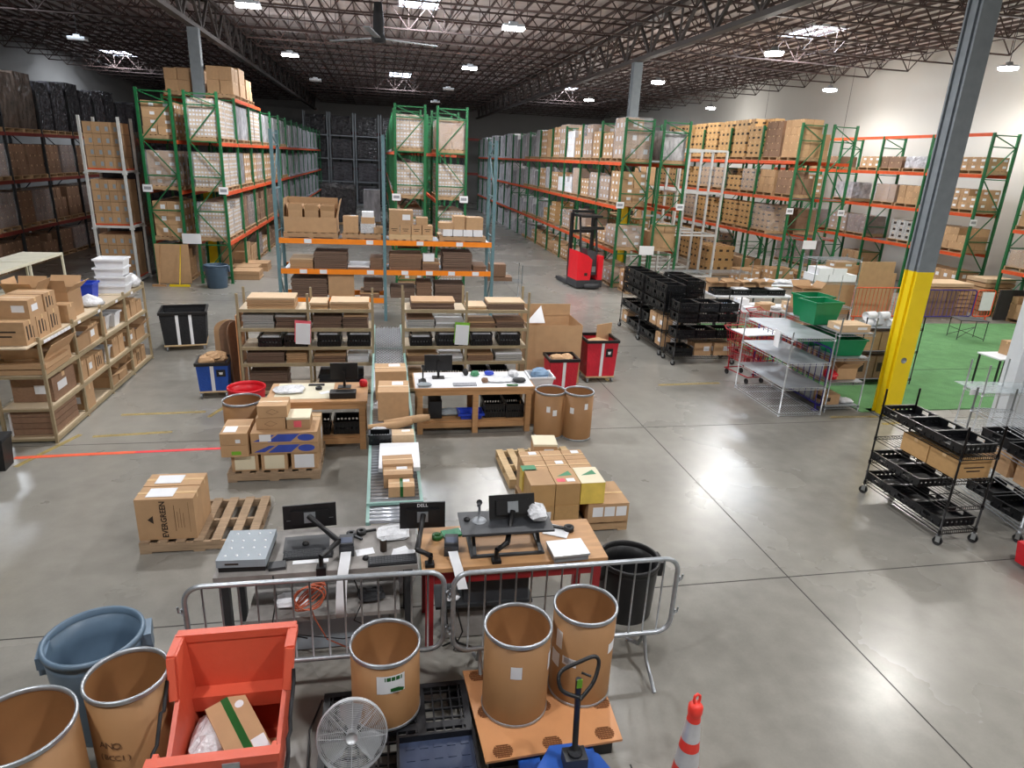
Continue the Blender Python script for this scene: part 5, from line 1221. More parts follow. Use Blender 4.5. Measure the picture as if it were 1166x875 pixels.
# right pallets
O('wooden_pallet', pallet_mesh(1.1, 1.0, 'wood_pale'), None, (2.2, 8.52, 0), .03, label='pale slatted pallet behind the carton stacks right of the conveyor', cat='pallet')
O('wooden_pallet', pallet_mesh(1.22, 1.05, 'wood'), None, (2.32, 7.32, 0), label='pallet under the yellow-sided carton stack right of the conveyor', cat='pallet')
PC = 'on the right-hand pallets'
c = thing('stamped_carton', 'small pink-topped carton with arch stamp, alone at the back ' + PC, 'box', (2.28, 8.62, .14), -.1); O('body', bx(-.17, .17, -.17, .17, 0, .3), c, mats='kraft'); O('lid', bx(-.173, .173, -.173, .173, .27, .304), c, mats='cream'); O('front_panel', bx(-.02, .12, -.174, -.17, .04, .23), c, mats='paper')
O('arch_print', MB().tube([(.05 + .05 * math.cos(a * PI / 8), -.1755, .12 + .06 * math.sin(a * PI / 8)) for a in range(9)], .006, 4), c, mats='ink_soft')
for i in range(3):
    for j in range(2):
        c = carton(1.87 + i * .29, 7.42 + j * .3, .14, .28, .29, .48, 'top' if (i + j) % 2 else 'lab', '%s carton of the %s row in the even block %s' % (('left', 'middle', 'right')[i], ('front', 'back')[j], PC))
for i in range(3):
    c = thing('printed_carton', ('brown', 'brown', 'yellow-sided')[i] + ' carton, %s of the front row %s' % (('left', 'middle', 'right')[i], PC), 'box', (1.82 + i * .31, 6.98, .40 if i < 2 else .40))
    O('body', bx(-.15, .15, -.2, .22, 0, .28), c, mats='kraft_gold' if i < 2 else 'yellow_print'); O('top_panel', bx(-.15, .15, -.2, .22, .28, .284), c, mats=('kraft', 'kraft', 'cream')[i])
    if i: O('green_triangle', MB().add([(-.1, .0, .286), (.1, .02, .286), (.08, .14, .286)], [(0, 1, 2)]), c, mats='green_print')
    if i == 1: O('pink_label', bx(-.12, -.02, -.14, -.06, .284, .287), c, mats='pink_label'); O('white_label', bx(-.0, .1, -.14, -.06, .284, .287), c, mats='paper')
    if i < 2: carton(1.82 + i * .31, 6.98, .14, .3, .42, .255, 'lab' if i == 0 else 'plain', '%s carton under the front row %s' % (('left', 'right')[i], PC), body='kraft_gold')
c = thing('side_print_carton', 'cream and green carton with yellow side at the left edge ' + PC, 'box', (1.74, 7.22, .40)); O('body', bx(-.09, .09, -.05, .1, 0, .28), c, mats='yellow_print'); O('top_panel', bx(-.09, .09, -.05, .1, .28, .284), c, mats='green_print')
c = thing('wide_carton', 'wide low carton with row of white labels at the right end ' + PC, 'box', (2.66, 7.05, .14)); O('body', bx(-.26, .26, -.28, .3, 0, .25), c, mats='kraft'); O('tape', bx(-.262, .262, -.02, .02, .2, .253), c, mats='tape')
for k in range(3): O('shipping_label', bx(-.2 + k * .15, -.07 + k * .15, -.283, -.28, .08, .21), c, mats='paper')
# ---------------------------------------------------------------- laundry bins, gaylord
def laundry(x, y, w, d, h, m, label, rz=0.0, strips=(0,), fill_=None, white='paper', badge=False, z0=.14, frame='black'):
    t = thing('laundry_bin', label, 'bin', (x, y, 0), rz)
    mb = MB(); k = .9
    vs = []
    for z, s in ((z0, k), (h, 1), (h, .97), (z0 + .03, k * .96)): vs += [(-w / 2 * s, -d / 2 * s, z), (w / 2 * s, -d / 2 * s, z), (w / 2 * s, d / 2 * s, z), (-w / 2 * s, d / 2 * s, z)]
    fs = [(0, 3, 2, 1), (12, 13, 14, 15)] + [(a + j, a + (j + 1) % 4, a + 4 + (j + 1) % 4, a + 4 + j) for a in (0, 4, 8) for j in range(4)]
    O('canvas_body', mb.add(vs, fs), t, mats=m)
    r_ = MB()
    for s in (-1, 1): r_.box(-w / 2 - .02, w / 2 + .02, s * d / 2 - .02, s * d / 2 + .02, h - .045, h + .01); r_.box(s * w / 2 - .02, s * w / 2 + .02, -d / 2, d / 2, h - .045, h + .01)
    O('rim', r_, t, mats=frame)
    O('chassis', bx(-w * .46, w * .46, -d * .46, d * .46, z0 - .03, z0), t, mats='wood_pale')
    for sx_ in (-1, 1):
        for sy_ in (-1, 1): O('caster', MB().cyl((-.015, 0, .05), (.015, 0, .05), .05, 12).box(-.03, .03, -.03, .03, .095, .11), t, (sx_ * w * .4, sy_ * d * .4, 0), mats='steel_grey')
    for s_ in strips: O('webbing', MB().add([(s_ - .03, -d / 2 * k - .004, z0), (s_ + .03, -d / 2 * k - .004, z0), (s_ + .03, -d / 2 - .006, h), (s_ - .03, -d / 2 - .006, h)], [(0, 1, 2, 3)]), t, mats=white)
    if badge: O('badge', MB().add([(.07, -d / 2 * .965 - .006, h * .62), (.22, -d / 2 * .965 - .006, h * .62), (.22, -d / 2 * .985 - .008, h * .82), (.07, -d / 2 * .985 - .008, h * .82)], [(0, 1, 2, 3)]), t, mats='black')
    if badge: O('badge_mark', MB().add([(.12, -d / 2 * .965 - .012, h * .68), (.17, -d / 2 * .965 - .012, h * .68), (.18, -d / 2 * .985 - .012, h * .75), (.11, -d / 2 * .985 - .012, h * .75)], [(0, 1, 2, 3)]), t, mats='paper')
    return t
laundry(-4.33, 15.4, .92, .8, .86, 'canvas_black', 'black canvas laundry bin with two white straps beside the tan shelving', .18, strips=(-.12, .14))
laundry(-3.02, 12.15, .52, .5, .66, 'canvas_blue', 'small blue canvas laundry bin full of brown paper', .08, badge=True)
laundry(4.38, 12.72, .66, .66, .9, 'canvas_red', 'red canvas laundry bin with white strap, larger and farther one by the big open carton', .02, badge=True)
laundry(3.34, 11.75, .56, .5, .78, 'canvas_red', 'red canvas laundry bin half hidden behind the fibre drums', .02)
O('cardboard_sheet', bx(-.22, .22, -.01, .01, 0, .62), None, (4.55, 12.9, .52), .5, label='bent brown cardboard sheet sticking up out of the larger red laundry bin', cat='cardboard', mats='kraft')
O('cardboard_sheet', bx(-.2, .2, -.15, .15, 0, .01), None, (4.3, 12.6, .86), .5, label='flat brown cardboard flap lying across the larger red laundry bin', cat='cardboard', mats='kraft')
for i, (x, y, z, w_, h_) in enumerate(((-3.1, 12.1, .58, .3, .2), (-2.92, 12.2, .58, .28, .22), (-3.0, 12.15, .66, .3, .16), (3.25, 11.75, .68, .3, .14), (3.45, 11.75, .68, .24, .15))):
    bag(x, y, z, w_, .3, h_, '%s wad of crumpled brown paper in the %s laundry bin' % (ORD[i % 3], 'blue' if i < 3 else 'half-hidden red'), 'kraft')
g = open_carton(3.36, 12.9, .0, 1.12, 1.0, 1.22, 'huge open brown bulk carton between packing shelving and red laundry bins', flaps=(0, 0, 0, 0))
O('raised_wall', bx(-.56, .56, .49, .5, 1.2, 1.45), g, mats='kraft'); O('paper_inside', MB().add([(-.45, .2, 1.1), (-.05, .2, 1.1), (-.1, .42, 1.42), (-.45, .2, 1.11), (-.05, .2, 1.11), (-.1, .42, 1.43)], [(0, 1, 2), (5, 4, 3)]), g, mats='paper')
# ---------------------------------------------------------------- orange bin cart
t = thing('bin_cart', 'orange plastic bin cart with a cut-down side holding a long taped carton', 'cart', (0, 0, 0))
def cartwall(only):
    mb = MB(); prof = [(4.16, 1.05), (3.93, 1.05), (3.88, .9), (3.83, .78), (3.5, .60), (3.42, .62), (3.38, .80), (3.30, .80)]
    for s, xt, xb in ((-1, -1.43, -1.36), (1, -.68, -.75)):
        if s != only: continue
        vs = []; th = .03 * -s
        for (y, z) in prof:
            f = z / 1.05; xo = xb + (xt - xb) * f; xo_b = xb; yb = 3.73 + (y - 3.73) * .9
            vs += [(xo_b, yb, .18), (xo, y, z), (xo + th, y, z), (xo_b + th, yb, .18)]
        fs = []
        for i in range(len(prof) - 1):
            a, b_ = i * 4, i * 4 + 4
            for j in range(3): fs.append((a + j, b_ + j, b_ + j + 1, a + j + 1))
            fs.append((a + 3, b_ + 3, b_, a))
        fs += [(0, 1, 2, 3), tuple((len(prof) - 1) * 4 + j for j in (3, 2, 1, 0))]
        mb.add(vs, fs)
    return mb
O('side_wall', cartwall(-1), t, mats='plastic_orange'); O('side_wall', cartwall(1), t, mats='plastic_orange')
def wallq(y, yb, z, th): return MB().add([(-1.36, yb, .18), (-.75, yb, .18), (-.68, y, z), (-1.43, y, z), (-1.36, yb + th, .18), (-.75, yb + th, .18), (-.68, y + th, z), (-1.43, y + th, z)], [(0, 1, 2, 3), (7, 6, 5, 4), (0, 4, 5, 1), (1, 5, 6, 2), (2, 6, 7, 3), (3, 7, 4, 0)])
O('rear_wall', wallq(4.16, 4.12, 1.05, -.03), t, mats='plastic_orange'); O('front_wall', wallq(3.30, 3.34, .80, .03), t, mats='plastic_orange')
O('rear_rim', bx(-1.455, -.655, 4.12, 4.185, 1.0, 1.06), t, mats='plastic_orange'); O('front_rim', bx(-1.44, -.67, 3.27, 3.34, .75, .81), t, mats='plastic_orange')
O('side_rim', MB().bar((-1.44, 4.15, 1.03), (-1.44, 3.93, 1.03), .05, .05).bar((-1.44, 3.93, 1.04), (-1.42, 3.83, .78), .05, .05), t, mats='plastic_orange'); O('side_rim', MB().bar((-.67, 4.15, 1.03), (-.67, 3.93, 1.03), .05, .05).bar((-.67, 3.93, 1.04), (-.69, 3.83, .78), .05, .05), t, mats='plastic_orange')
O('inner_ledge', bx(-1.38, -.73, 4.0, 4.12, .50, .62), t, mats='plastic_orange')
O('floor_pan', bx(-1.36, -.75, 3.36, 4.12, .15, .19), t, mats='plastic_orange')
for x in (-1.28, -.83):
    for y in (3.45, 4.0): O('caster', MB().cyl((-.02, 0, .06), (.02, 0, .06), .06, 14).box(-.03, .03, -.03, .03, .11, .15), t, (x, y, 0), mats='rubber')
text('982', .1, (-1.2, 3.268, .72), (PI / 2, 0, 0), 'ink', t); O('marker_plate', bx(-1.0, -.9, 3.262, 3.27, .7, .78), t, mats='galv')
for s, x in ((-1, -1.452), (1, -.65)):
    pts = [(x + s * .004 * (k % 2), 3.86 - k * .065 + .02 * (k % 2), .92 - k * .035 - .03 * (k % 3)) for k in range(9)]
    O('strap', MB().tube(pts, .013, 6), t, mats='black_matte')
c = thing('long_taped_carton', 'long brown carton sealed with green tape lying tilted inside the orange bin cart', 'box', (-1.0, 3.76, .42)); c.rotation_euler = (.18, -.12, .52 + PI / 2 * 0)
O('body', bx(-.13, .13, -.3, .3, 0, .13), c, mats='kraft'); O('green_tape', bx(-.025, .025, -.302, .302, -.001, .1325), c, mats='green_tape'); O('shipping_label', bx(.03, .12, -.28, -.1, .13, .133), c, mats='paper'); O('round_sticker', MB().lathe([(.03, .133), (.001, .1335)], 16, c=(.07, .2, 0)), c, mats='paper')
bag(-1.22, 3.83, .19, .28, .5, .36, 'clear plastic film bag beside the green-taped carton in the orange cart')
carton(-1.0, 3.6, .19, .42, .4, .2, 'tape', 'brown carton underneath the green-taped carton in the orange cart')
# ---------------------------------------------------------------- black plastic pallet, tray, fan
def grid_pallet(x0, x1, y0, y1, z0, z1, m, label, n1=16, n2=14):
    t = thing('plastic_pallet', label, 'pallet', (0, 0, 0)); mb = MB(); th = z1 - z0
    for y in (y0, y1 - .05): mb.box(x0, x1, y, y + .05, z0 + th * .5, z1)
    for x in (x0, x1 - .05): mb.box(x, x + .05, y0 + .05, y1 - .05, z0 + th * .5, z1)
    for xm in (.33, .66): xx = x0 + (x1 - x0) * xm; mb.box(xx - .03, xx + .03, y0 + .05, y1 - .05, z1 - .03, z1 - .001)
    for ym in (.33, .66): yy = y0 + (y1 - y0) * ym; mb.box(x0 + .05, x1 - .05, yy - .03, yy + .03, z1 - .03, z1 - .002)
    O('deck_frame', mb, t, mats=m); g_ = MB()
    for k in range(1, n1): x = x0 + k * (x1 - x0) / n1; g_.box(x - .006, x + .006, y0 + .05, y1 - .05, z1 - .025, z1 - .004)
    for k in range(1, n2): y = y0 + k * (y1 - y0) / n2; g_.box(x0 + .05, x1 - .05, y - .006, y + .006, z1 - .025, z1 - .005)
    O('deck_grid', g_, t, mats=m, kind='stuff')
    for i in range(3):
        for j in range(3): O('foot', cm('ppf%.2f' % th, lambda: MB().taper(-.07, .07, -.07, .07, 0, th * .5, .8).mesh('foot', m)), t, (x0 + .09 + i * (x1 - x0 - .18) / 2, y0 + .09 + j * (y1 - y0 - .18) / 2, z0))
grid_pallet(-.52, .62, 3.15, 4.42, 0, .15, 'pallet_black', 'black slotted plastic pallet under the fibre drum and fan')
t = thing('plastic_tray', 'dark slate plastic tray lying on the black slotted pallet', 'tray', (.33, 3.52, .15))
O('tray_floor', bx(-.29, .29, -.33, .33, 0, .02), t, mats='tray_slate'); e = MB()
for s in (-1, 1): e.box(-.29, .29, s * .33 - (.02 if s > 0 else 0), s * .33 + (0 if s > 0 else .02), .02, .075); e.box(s * .29 - (.02 if s > 0 else 0), s * .29 + (0 if s > 0 else .02), -.31, .31, .02, .075)
O('tray_rim', e, t, mats='pallet_black'); e = MB()
for k in range(5):
    for j in range(6): e.box(-.22 + k * .1, -.16 + k * .1, -.26 + j * .1, -.23 + j * .1, .02, .026)
O('grip_ribs', e, t, mats='tray_slate', kind='stuff')
fan = thing('round_fan', 'round wire-caged fan with silver blades leaning on the black pallet', 'fan', (-.265, 3.69, .45)); fan.scale = (.88, .88, .88); fan.rotation_euler = (math.radians(-30), math.radians(2), .0)
# local: the fan faces -Y
def fan_cage(y, bow):
    mb = MB()
    for r_ in [.05 + k * .0125 for k in range(18)]:
        yy = y + bow * (1 - (r_ / .27) ** 2); mb.tube([(r_ * math.cos(a * PI / 16), yy, r_ * math.sin(a * PI / 16)) for a in range(32)], .0018, 4, closed=True)
    for k in range(8):
        a = k * PI / 4; mb.tube([(r_ * math.cos(a), y + bow * (1 - (r_ / .27) ** 2), r_ * math.sin(a)) for r_ in (.04, .12, .2, .27)], .0025, 4)
    return mb
O('front_grille', fan_cage(-.05, -.04), fan, mats='galv_light', kind='stuff')
O('rear_grille', fan_cage(.06, .04), fan, mats='galv_light', kind='stuff')
O('ring', MB().tube([(.272 * math.cos(a * PI / 24), 0, .272 * math.sin(a * PI / 24)) for a in range(48)], .006, 6, closed=True).lathe([(.272, 0), (.274, 0)], 4), fan, mats='galv_light')
rg = MB(); 
for k in range(48):
    pass
O('ring_band', MB().add([(.27 * math.cos(a * PI / 24), y_, .27 * math.sin(a * PI / 24)) for y_ in (-.05, .06) for a in range(48)], [(a, (a + 1) % 48, 48 + (a + 1) % 48, 48 + a) for a in range(48)], 0, True), fan, mats='galv_light')
O('hub', MB().cyl((0, -.095, 0), (0, .06, 0), .045, 20), fan, mats='galv_light'); O('motor', MB().cyl((0, .06, 0), (0, .16, 0), .07, 16), fan, mats='black')
for k in range(3):
    a = k * 2 * PI / 3 + .5
    vs = [(.04, -.03, -.03), (.04, .03, .03), (.14, .04, .09), (.225, .03, .1), (.24, -.0, .02), (.225, -.035, -.09), (.14, -.04, -.07)]
    bl = O('blade', MB().add(vs + [(x, y + .004, z) for x, y, z in vs], [tuple(range(7)), tuple(reversed(range(7, 14)))] + [(i, (i + 1) % 7, 7 + (i + 1) % 7, 7 + i) for i in range(7)]), fan, mats='chrome')
    bl.rotation_euler = (0, a, 0)
O('power_cord', MB().tube([(-.55, 4.5, .01), (-.62, 4.2, .02), (-.6, 3.8, .02), (-.58, 3.5, .02), (-.66, 3.2, .02)], .007, 6), None, label='thin black power cord running beside the black pallet', cat='cord', mats='black')
# ---------------------------------------------------------------- orange-topped pallet
t = thing('topped_pallet', 'black pallet with a bright orange-tan top sheet carrying two tall drums', 'pallet', (1.17, 4.05, 0), .0)
O('top_sheet', MB().add([(-.56, .45, .15), (.6, .37, .15), (.56, -.42, .15), (-.5, -.47, .15), (-.56, .45, .17), (.6, .37, .17), (.56, -.42, .17), (-.5, -.47, .17)], [(0, 1, 2, 3), (7, 6, 5, 4), (0, 4, 5, 1), (1, 5, 6, 2), (2, 6, 7, 3), (3, 7, 4, 0)]), t, mats='ply')
O('black_base', bx(-.46, .5, -.38, .35, .0, .15), t, mats='pallet_black')
for (x, y) in ((-.44, .37), (.02, .33), (.48, .28), (-.42, -.02), (.02, -.02), (.5, -.06), (-.36, -.4), (.02, -.38), (.44, -.35)):
    g_ = MB()
    for k in range(7):
        yy = -.05 + k * .0165; ww = .075 * math.sqrt(max(.1, 1 - ((k - 3) / 3.8) ** 2)); g_.box(-ww, ww, yy, yy + .008, 0, .006)
    for k in range(6): xx = -.055 + k * .022; g_.box(xx - .002, xx + .002, -.045, .055, 0, .003)
    O('grip_patch', g_, t, (x, y, .17), mats='ply_dark', kind='stuff')
# ---------------------------------------------------------------- pallet jack
t = thing('pallet_jack', 'blue pallet jack with black loop handle pushed into the orange-topped pallet', 'pallet jack', (0, 0, 0))
O('fork_frame', MB().add([(.86, 3.20, .2), (1.12, 3.52, .2), (1.30, 3.52, .2), (1.46, 3.42, .2), (1.6, 3.12, .2), (.92, 3.0, .2), (.86, 3.20, .28), (1.12, 3.52, .32), (1.30, 3.52, .32), (1.46, 3.42, .30), (1.6, 3.12, .26), (.92, 3.0, .28)],
    [(5, 4, 3, 2, 1, 0), (6, 7, 8, 9, 10, 11)] + [(i, (i + 1) % 6, 6 + (i + 1) % 6, 6 + i) for i in range(6)]), t, mats='jack_blue')
for x in (1.0, 1.42): O('fork', bx(x - .08, x + .08, 3.4, 4.5, .07, .12), t, mats='jack_blue')
O('pump', MB().cyl((1.26, 3.36, .1), (1.26, 3.36, .42), .05, 14).box(1.18, 1.34, 3.30, 3.42, .3, .40), t, mats='charcoal')
O('steer_wheel', MB().cyl((1.2, 3.34, .09), (1.32, 3.34, .09), .09, 18), t, mats='rubber')
hx0, hx1 = Vector((1.265, 3.38, .36)), Vector((1.235, 3.36, 1.05))
O('handle_shaft', MB().tube([hx0, hx1], .022, 10), t, mats='black')
lp = [(.0, 0, .0), (-.12, .03, .06), (-.145, .07, .15), (-.11, .1, .21), (.0, .12, .25), (.12, .14, .28), (.16, .13, .25), (.15, .1, .18), (.1, .05, .08), (.0, 0, -.02)]
def smooth(P_, n=5):
    P_ = [Vector(p) for p in P_]; out = []
    for i in range(len(P_) - 1):
        p0, p1, p2, p3 = P_[max(0, i - 1)], P_[i], P_[i + 1], P_[min(len(P_) - 1, i + 2)]
        for k in range(n):
            u = k / n; out.append(.5 * ((2 * p1) + (p2 - p0) * u + (2 * p0 - 5 * p1 + 4 * p2 - p3) * u * u + (3 * p1 - p0 - 3 * p2 + p3) * u ** 3))
    return out + [P_[-1]]
O('loop_handle', MB().tube(smooth([tuple(hx1 + Vector((a * .95, -.06 + b_, c_ * .72 - .1))) for a, b_, c_ in lp]), .014, 8), t, mats='black')
O('lever', MB().tube([tuple(hx1 + Vector((0, -.04, .09))), tuple(hx1 + Vector((.06, -.06, .07)))], .008, 6), t, mats='black'); O('warning_label', bx(-.018, .018, -.004, 0, -.03, .04), t, tuple(hx1 + Vector((0, -.024, -.02))), mats='lime_print')
# ---------------------------------------------------------------- traffic cone
t = thing('traffic_cone', 'tall red looper cone with two silver bands on the open floor', 'cone', (2.055, 3.25, 0))
def R_(z): return .115 - .075 * min(1, z / .78)
O('base', bx(-.18, .18, -.18, .18, 0, .035), t, mats='rubber')
segs = [(.035, .32, 'cone_red'), (.32, .46, 'reflective'), (.46, .54, 'cone_red'), (.54, .70, 'reflective'), (.70, .78, 'cone_red')]
for z0, z1, m in segs: O('band' if m == 'reflective' else 'cone_body', MB().lathe([(R_(z0) + (.001 if m == 'reflective' else 0), z0), (R_(z1) + (.001 if m == 'reflective' else 0), z1)], 24), t, mats=m)
O('top_collar', MB().lathe([(R_(.78) + .006, .75), (.05, .77), (.05, .82), (.035, .84), (.001, .845)], 20), t, mats='cone_red')
O('top_loop', MB().tube([(-.012, 0, .84), (-.022, 0, .87), (-.018, 0, .905), (0, 0, .92), (.018, 0, .905), (.022, 0, .87), (.012, 0, .84)], .01, 8), t, mats='cone_red')
# ---------------------------------------------------------------- black crate carts near the right column
LC = (.2, .52, .88, 1.2)
wire_shelf_unit('black wire cart of shallow crates on open floor before the yellow column', (6.72, 6.02), .0, .52, 1.36, LC, 1.58, 'black_wire')
CN = 'the wire cart before the yellow column'
for k in range(3): crate(7.0, 6.30 + k * .45, 1.205, .5, .43, .12, '%s shallow black crate on top of %s' % (('nearest', 'middle', 'farthest')[k], CN))
for k in range(2): crate(7.0, 6.75 + k * .45, .525, .5, .43, .12, '%s black crate, second shelf up, %s' % (('nearer', 'farther')[k], CN))
for k in range(3): crate(7.0, 6.30 + k * .45, .205, .5, .43, .12, '%s shallow black crate at the bottom of %s' % (('nearest', 'middle', 'farthest')[k], CN))
for k in range(2): carton(6.99, 6.28 + k * .46, .885, .48, .44, .24, 'print', '%s brown printed carton inside %s' % (('nearer', 'farther')[k], CN), body='kraft_gold')
wire_shelf_unit('second wire rack with brown bags behind the black crate cart', (7.84, 5.95), -.2, .55, 1.4, (.2, .62, .98, 1.3), 1.6, 'galv')
for i, (x, y, z, w_, h_) in enumerate(((8.2, 6.2, .63, .4, .3), (8.25, 6.6, .63, .4, .32), (8.3, 6.9, .63, .38, .25))):
    carton(x, y, z, w_, .32, h_, 'plain', '%s brown carton on the second wire rack behind the crate cart' % ORD[i], rz=-.2)
crate(8.2, 6.3, .205, .5, .42, .14, 'black crate on the bottom of the second wire rack, nearer'); crate(8.3, 6.8, .205, .5, .42, .14, 'black crate on the bottom of the second wire rack, farther')
crate(8.2, 6.3, .985, .5, .42, .14, 'black crate on the upper shelf of the second wire rack, nearer'); crate(8.3, 6.8, .985, .5, .42, .14, 'black crate on the upper shelf of the second wire rack, farther')
bag(8.18, 6.15, .93, .34, .3, .05, 'crumpled red plastic film on the cartons of the second wire rack', 'plastic_red')
bag(8.2, 6.1, .36, .3, .26, .12, 'blue plastic bundle low on the second wire rack', 'plastic_blue')
carton(8.35, 6.35, 1.305, .4, .4, .14, 'top', 'flat brown carton on top of the second wire rack')
t = thing('red_machine', 'red floor machine just entering the frame beside the second wire rack', 'machine', (7.42, 5.28, 0)); O('body', MB().taper(-.12, .3, -.25, .25, .06, .32, .9), t, mats='plastic_red'); O('wheel', MB().cyl((-.1, -.1, .05), (-.02, -.1, .05), .05, 14), t, mats='rubber')
# clear-shelved rack by the partition
wire_shelf_unit('chrome rack with a clear shelf beside the white partition', (9.66, 8.6), .0, .75, .36, (.4, 1.02), 1.5, 'galv_light', casters=False)
O('clear_sheet', bx(-.0, 1.4, -.3, .3, 0, .006), None, (9.62, 8.9, 1.03), -.12, label='clear plastic sheet resting on the chrome rack beside the white partition', cat='sheet', mats='plex')
O('sign_card', bx(-.09, .09, -.004, .004, -.05, .05), None, (9.62, 8.72, 1.0), label='small white card hung on the chrome rack beside the partition', cat='card', mats='paper')
t = thing('side_table', 'white-topped small table against the partition on the green turf', 'table', (13.3, 11.6, 0)); O('table_top', bx(-.4, .4, -.3, .3, .72, .75), t, mats='paper')
for x in (-.36, .36):
    for y in (-.26, .26): O('leg', bx(x - .015, x + .015, y - .015, y + .015, 0, .72), t, mats='black')
carton(13.5, 11.65, .75, .34, .3, .3, 'tape', 'brown carton on the small white table on the turf')
# ---------------------------------------------------------------- chrome shelving and green totes
C1 = (.06, .56, 1.03, 1.50)
wire_shelf_unit('empty chrome wire shelving with four wide shelves left of the yellow column', (7.2, 10.32), 0, .86, 1.62, C1, 1.62, 'galv_light', casters=False, solid=True, wire_low=1)
O('price_card', bx(-.1, .1, -.004, .004, -.17, .15), None, (7.17, 10.75, 1.4), 1.45, label='white card hung on the empty chrome shelving', cat='card', mats='paper')
wire_shelf_unit('chrome wire shelving of green totes beside the yellow column', (8.24, 10.45), 0, .72, 1.75, (.12, .6, 1.08, 1.55), 1.85, 'galv', casters=False, solid=True)
CG = 'the chrome shelving beside the yellow column'
O('green_tote', tub_mesh(.62, .5, .44, 'plastic_green', .8), None, (8.34, 11.3, 1.56), .1, label='deep green tote on the top shelf of ' + CG, cat='tote')
O('green_tote', tub_mesh(.62, .5, .44, 'plastic_green', .8), None, (8.55, 11.85, 1.56), .1, label='green tote behind the deep one on top of ' + CG, cat='tote')
O('green_tote', tub_mesh(.62, .56, .32, 'plastic_green', .84), None, (8.6, 10.8, 1.09), 0, label='front green tote, upper middle shelf of ' + CG, cat='tote')
O('green_tote', tub_mesh(.56, .5, .3, 'plastic_green', .84), None, (8.5, 11.5, 1.09), 0, label='back green tote, upper middle shelf of ' + CG, cat='tote')
carton(8.6, 10.72, 1.56, .6, .42, .13, 'lab', 'flat pale carton at the front on top of ' + CG, body='kraft_pale')
open_carton(8.66, 10.78, .61, .42, .4, .22, 'open brown carton on the lower middle shelf of ' + CG, ang=.7)
bag(8.36, 10.65, .61, .22, .3, .2, 'bright red bag beside the open carton on ' + CG, 'plastic_red')
carton(8.42, 10.7, .125, .32, .34, .2, 'mark', 'brown and red carton on the bottom shelf of ' + CG); bag(8.78, 10.62, .125, .3, .2, .1, 'white bag on the bottom shelf of ' + CG)
bag(8.1, 10.68, .08, .4, .3, .2, 'blue and white bag on the floor shelf beside the purple barrier', 'bag') if 0 else None
def coloured_barrier(p0, p1, h, m, label, zb=.14, n=14, foot=True):
    t = thing('crowd_barrier', label, 'barrier', (p0[0], p0[1], 0), math.atan2(p1[1] - p0[1], p1[0] - p0[0])); L_ = math.dist(p0, p1); r = .08; pts = []
    for cx, cz_, a0 in ((L_ - r, h - r, 0), (r, h - r, PI / 2), (r, zb + r, PI), (L_ - r, zb + r, 1.5 * PI)):
        for k in range(4): a = a0 + k / 3 * PI / 2; pts.append((cx + r * math.cos(a), 0, cz_ + r * math.sin(a)))
    O('tube_frame', MB().tube(pts, .02, 8, closed=True), t, mats=m)
    for k in range(1, n): O('bar', cm('cbar_%s_%s' % (h, m), lambda: MB().cyl((0, 0, zb), (0, 0, h), .008, 6).mesh('bar', m)), t, (k * L_ / n, 0, 0))
    for x in (.15, L_ - .15): O('foot', MB().bar((x, -.07, .015), (x, .07, .015), .05, .03).bar((x, 0, .02), (x, 0, zb), .03), t, mats=m)
    return t
coloured_barrier((8.12, 10.42), (8.12, 12.9), 1.26, 'purple_metal', 'deep purple barrier between the two chrome shelving units')
coloured_barrier((14.35, 17.95), (16.3, 18.0), 1.05, 'beam_orange', 'orange-red barrier at the back turf edge left of the grey column')
coloured_barrier((16.6, 17.95), (18.85, 18.0), 1.0, 'purple_metal', 'dark purple barrier at the back turf edge before stacked cartons')
coloured_barrier((18.9, 18.0), (19.6, 18.02), 1.0, 'beam_orange', 'short orange barrier with a white card right of the dark purple one', n=6)
O('white_card', bx(-.22, .22, -.01, .01, 0, .6), None, (19.25, 17.93, .35), label='white card fixed on the short orange barrier', cat='card', mats='paper')
O('dark_screen', bx(-.75, .75, -.03, .03, 0, 1.0), None, (20.5, 18.0, .02), label='large dark flat screen panel standing at the right back turf corner', cat='panel', mats='dark_slab')
# folding table on turf
t = thing('folding_table', 'small black folding table with crossed wire legs on the green turf', 'table', (16.45, 15.7, .02), -.25)
O('table_top', bx(-.4, .4, -.28, .28, .56, .58), t, mats='charcoal')
for x in (-.37, .37):
    for y in (-.25, .25): O('leg', cm('ftl', lambda: MB().cyl((0, 0, 0), (0, 0, .56), .012, 6).mesh('leg', 'black')), t, (x, y, 0))
O('cross_brace', MB().bar((-.37, -.25, .05), (.37, .25, .3), .012).bar((.37, -.25, .05), (-.37, .25, .3), .012).bar((-.37, -.25, .3), (.37, -.25, .05), .012).bar((-.37, .25, .05), (.37, .25, .3), .012), t, mats='black')
# stacked cartons and boards behind turf
for i in range(4):
    for k in range(3): carton(17.2 + i * .42, 18.7, k * .3, .4, .45, .29, 'plain', '%s carton, %s layer, of the block behind the dark purple barrier' % (ORD[i], ('bottom', 'middle', 'top')[k]), body='kraft_dark')
sheet_stack(18.5, 19.2, .0, 1.9, .9, 1.1, 'kraft', 'wide pale flat carton stack behind the purple barrier', n=8, top='kraft_pale')
sheet_stack(20.6, 19.25, .0, 1.2, .8, 1.25, 'kraft', 'flat carton stack behind the dark screen panel', n=8, top='kraft_pale')
for i, (x, y, w_, h_) in enumerate(((14.3, 18.9, 1.5, 1.6), (15.6, 18.7, 1.3, 1.75), (16.3, 19.2, 1.1, 1.3))):
    O('cardboard_blank', MB().box(-w_ / 2, w_ / 2, -.02, .02, 0, h_), None, (x, y, 0), .08 * i, label='%s tall blank cardboard panel standing behind the orange-red barrier' % ORD[i], cat='cardboard', mats='kraft')
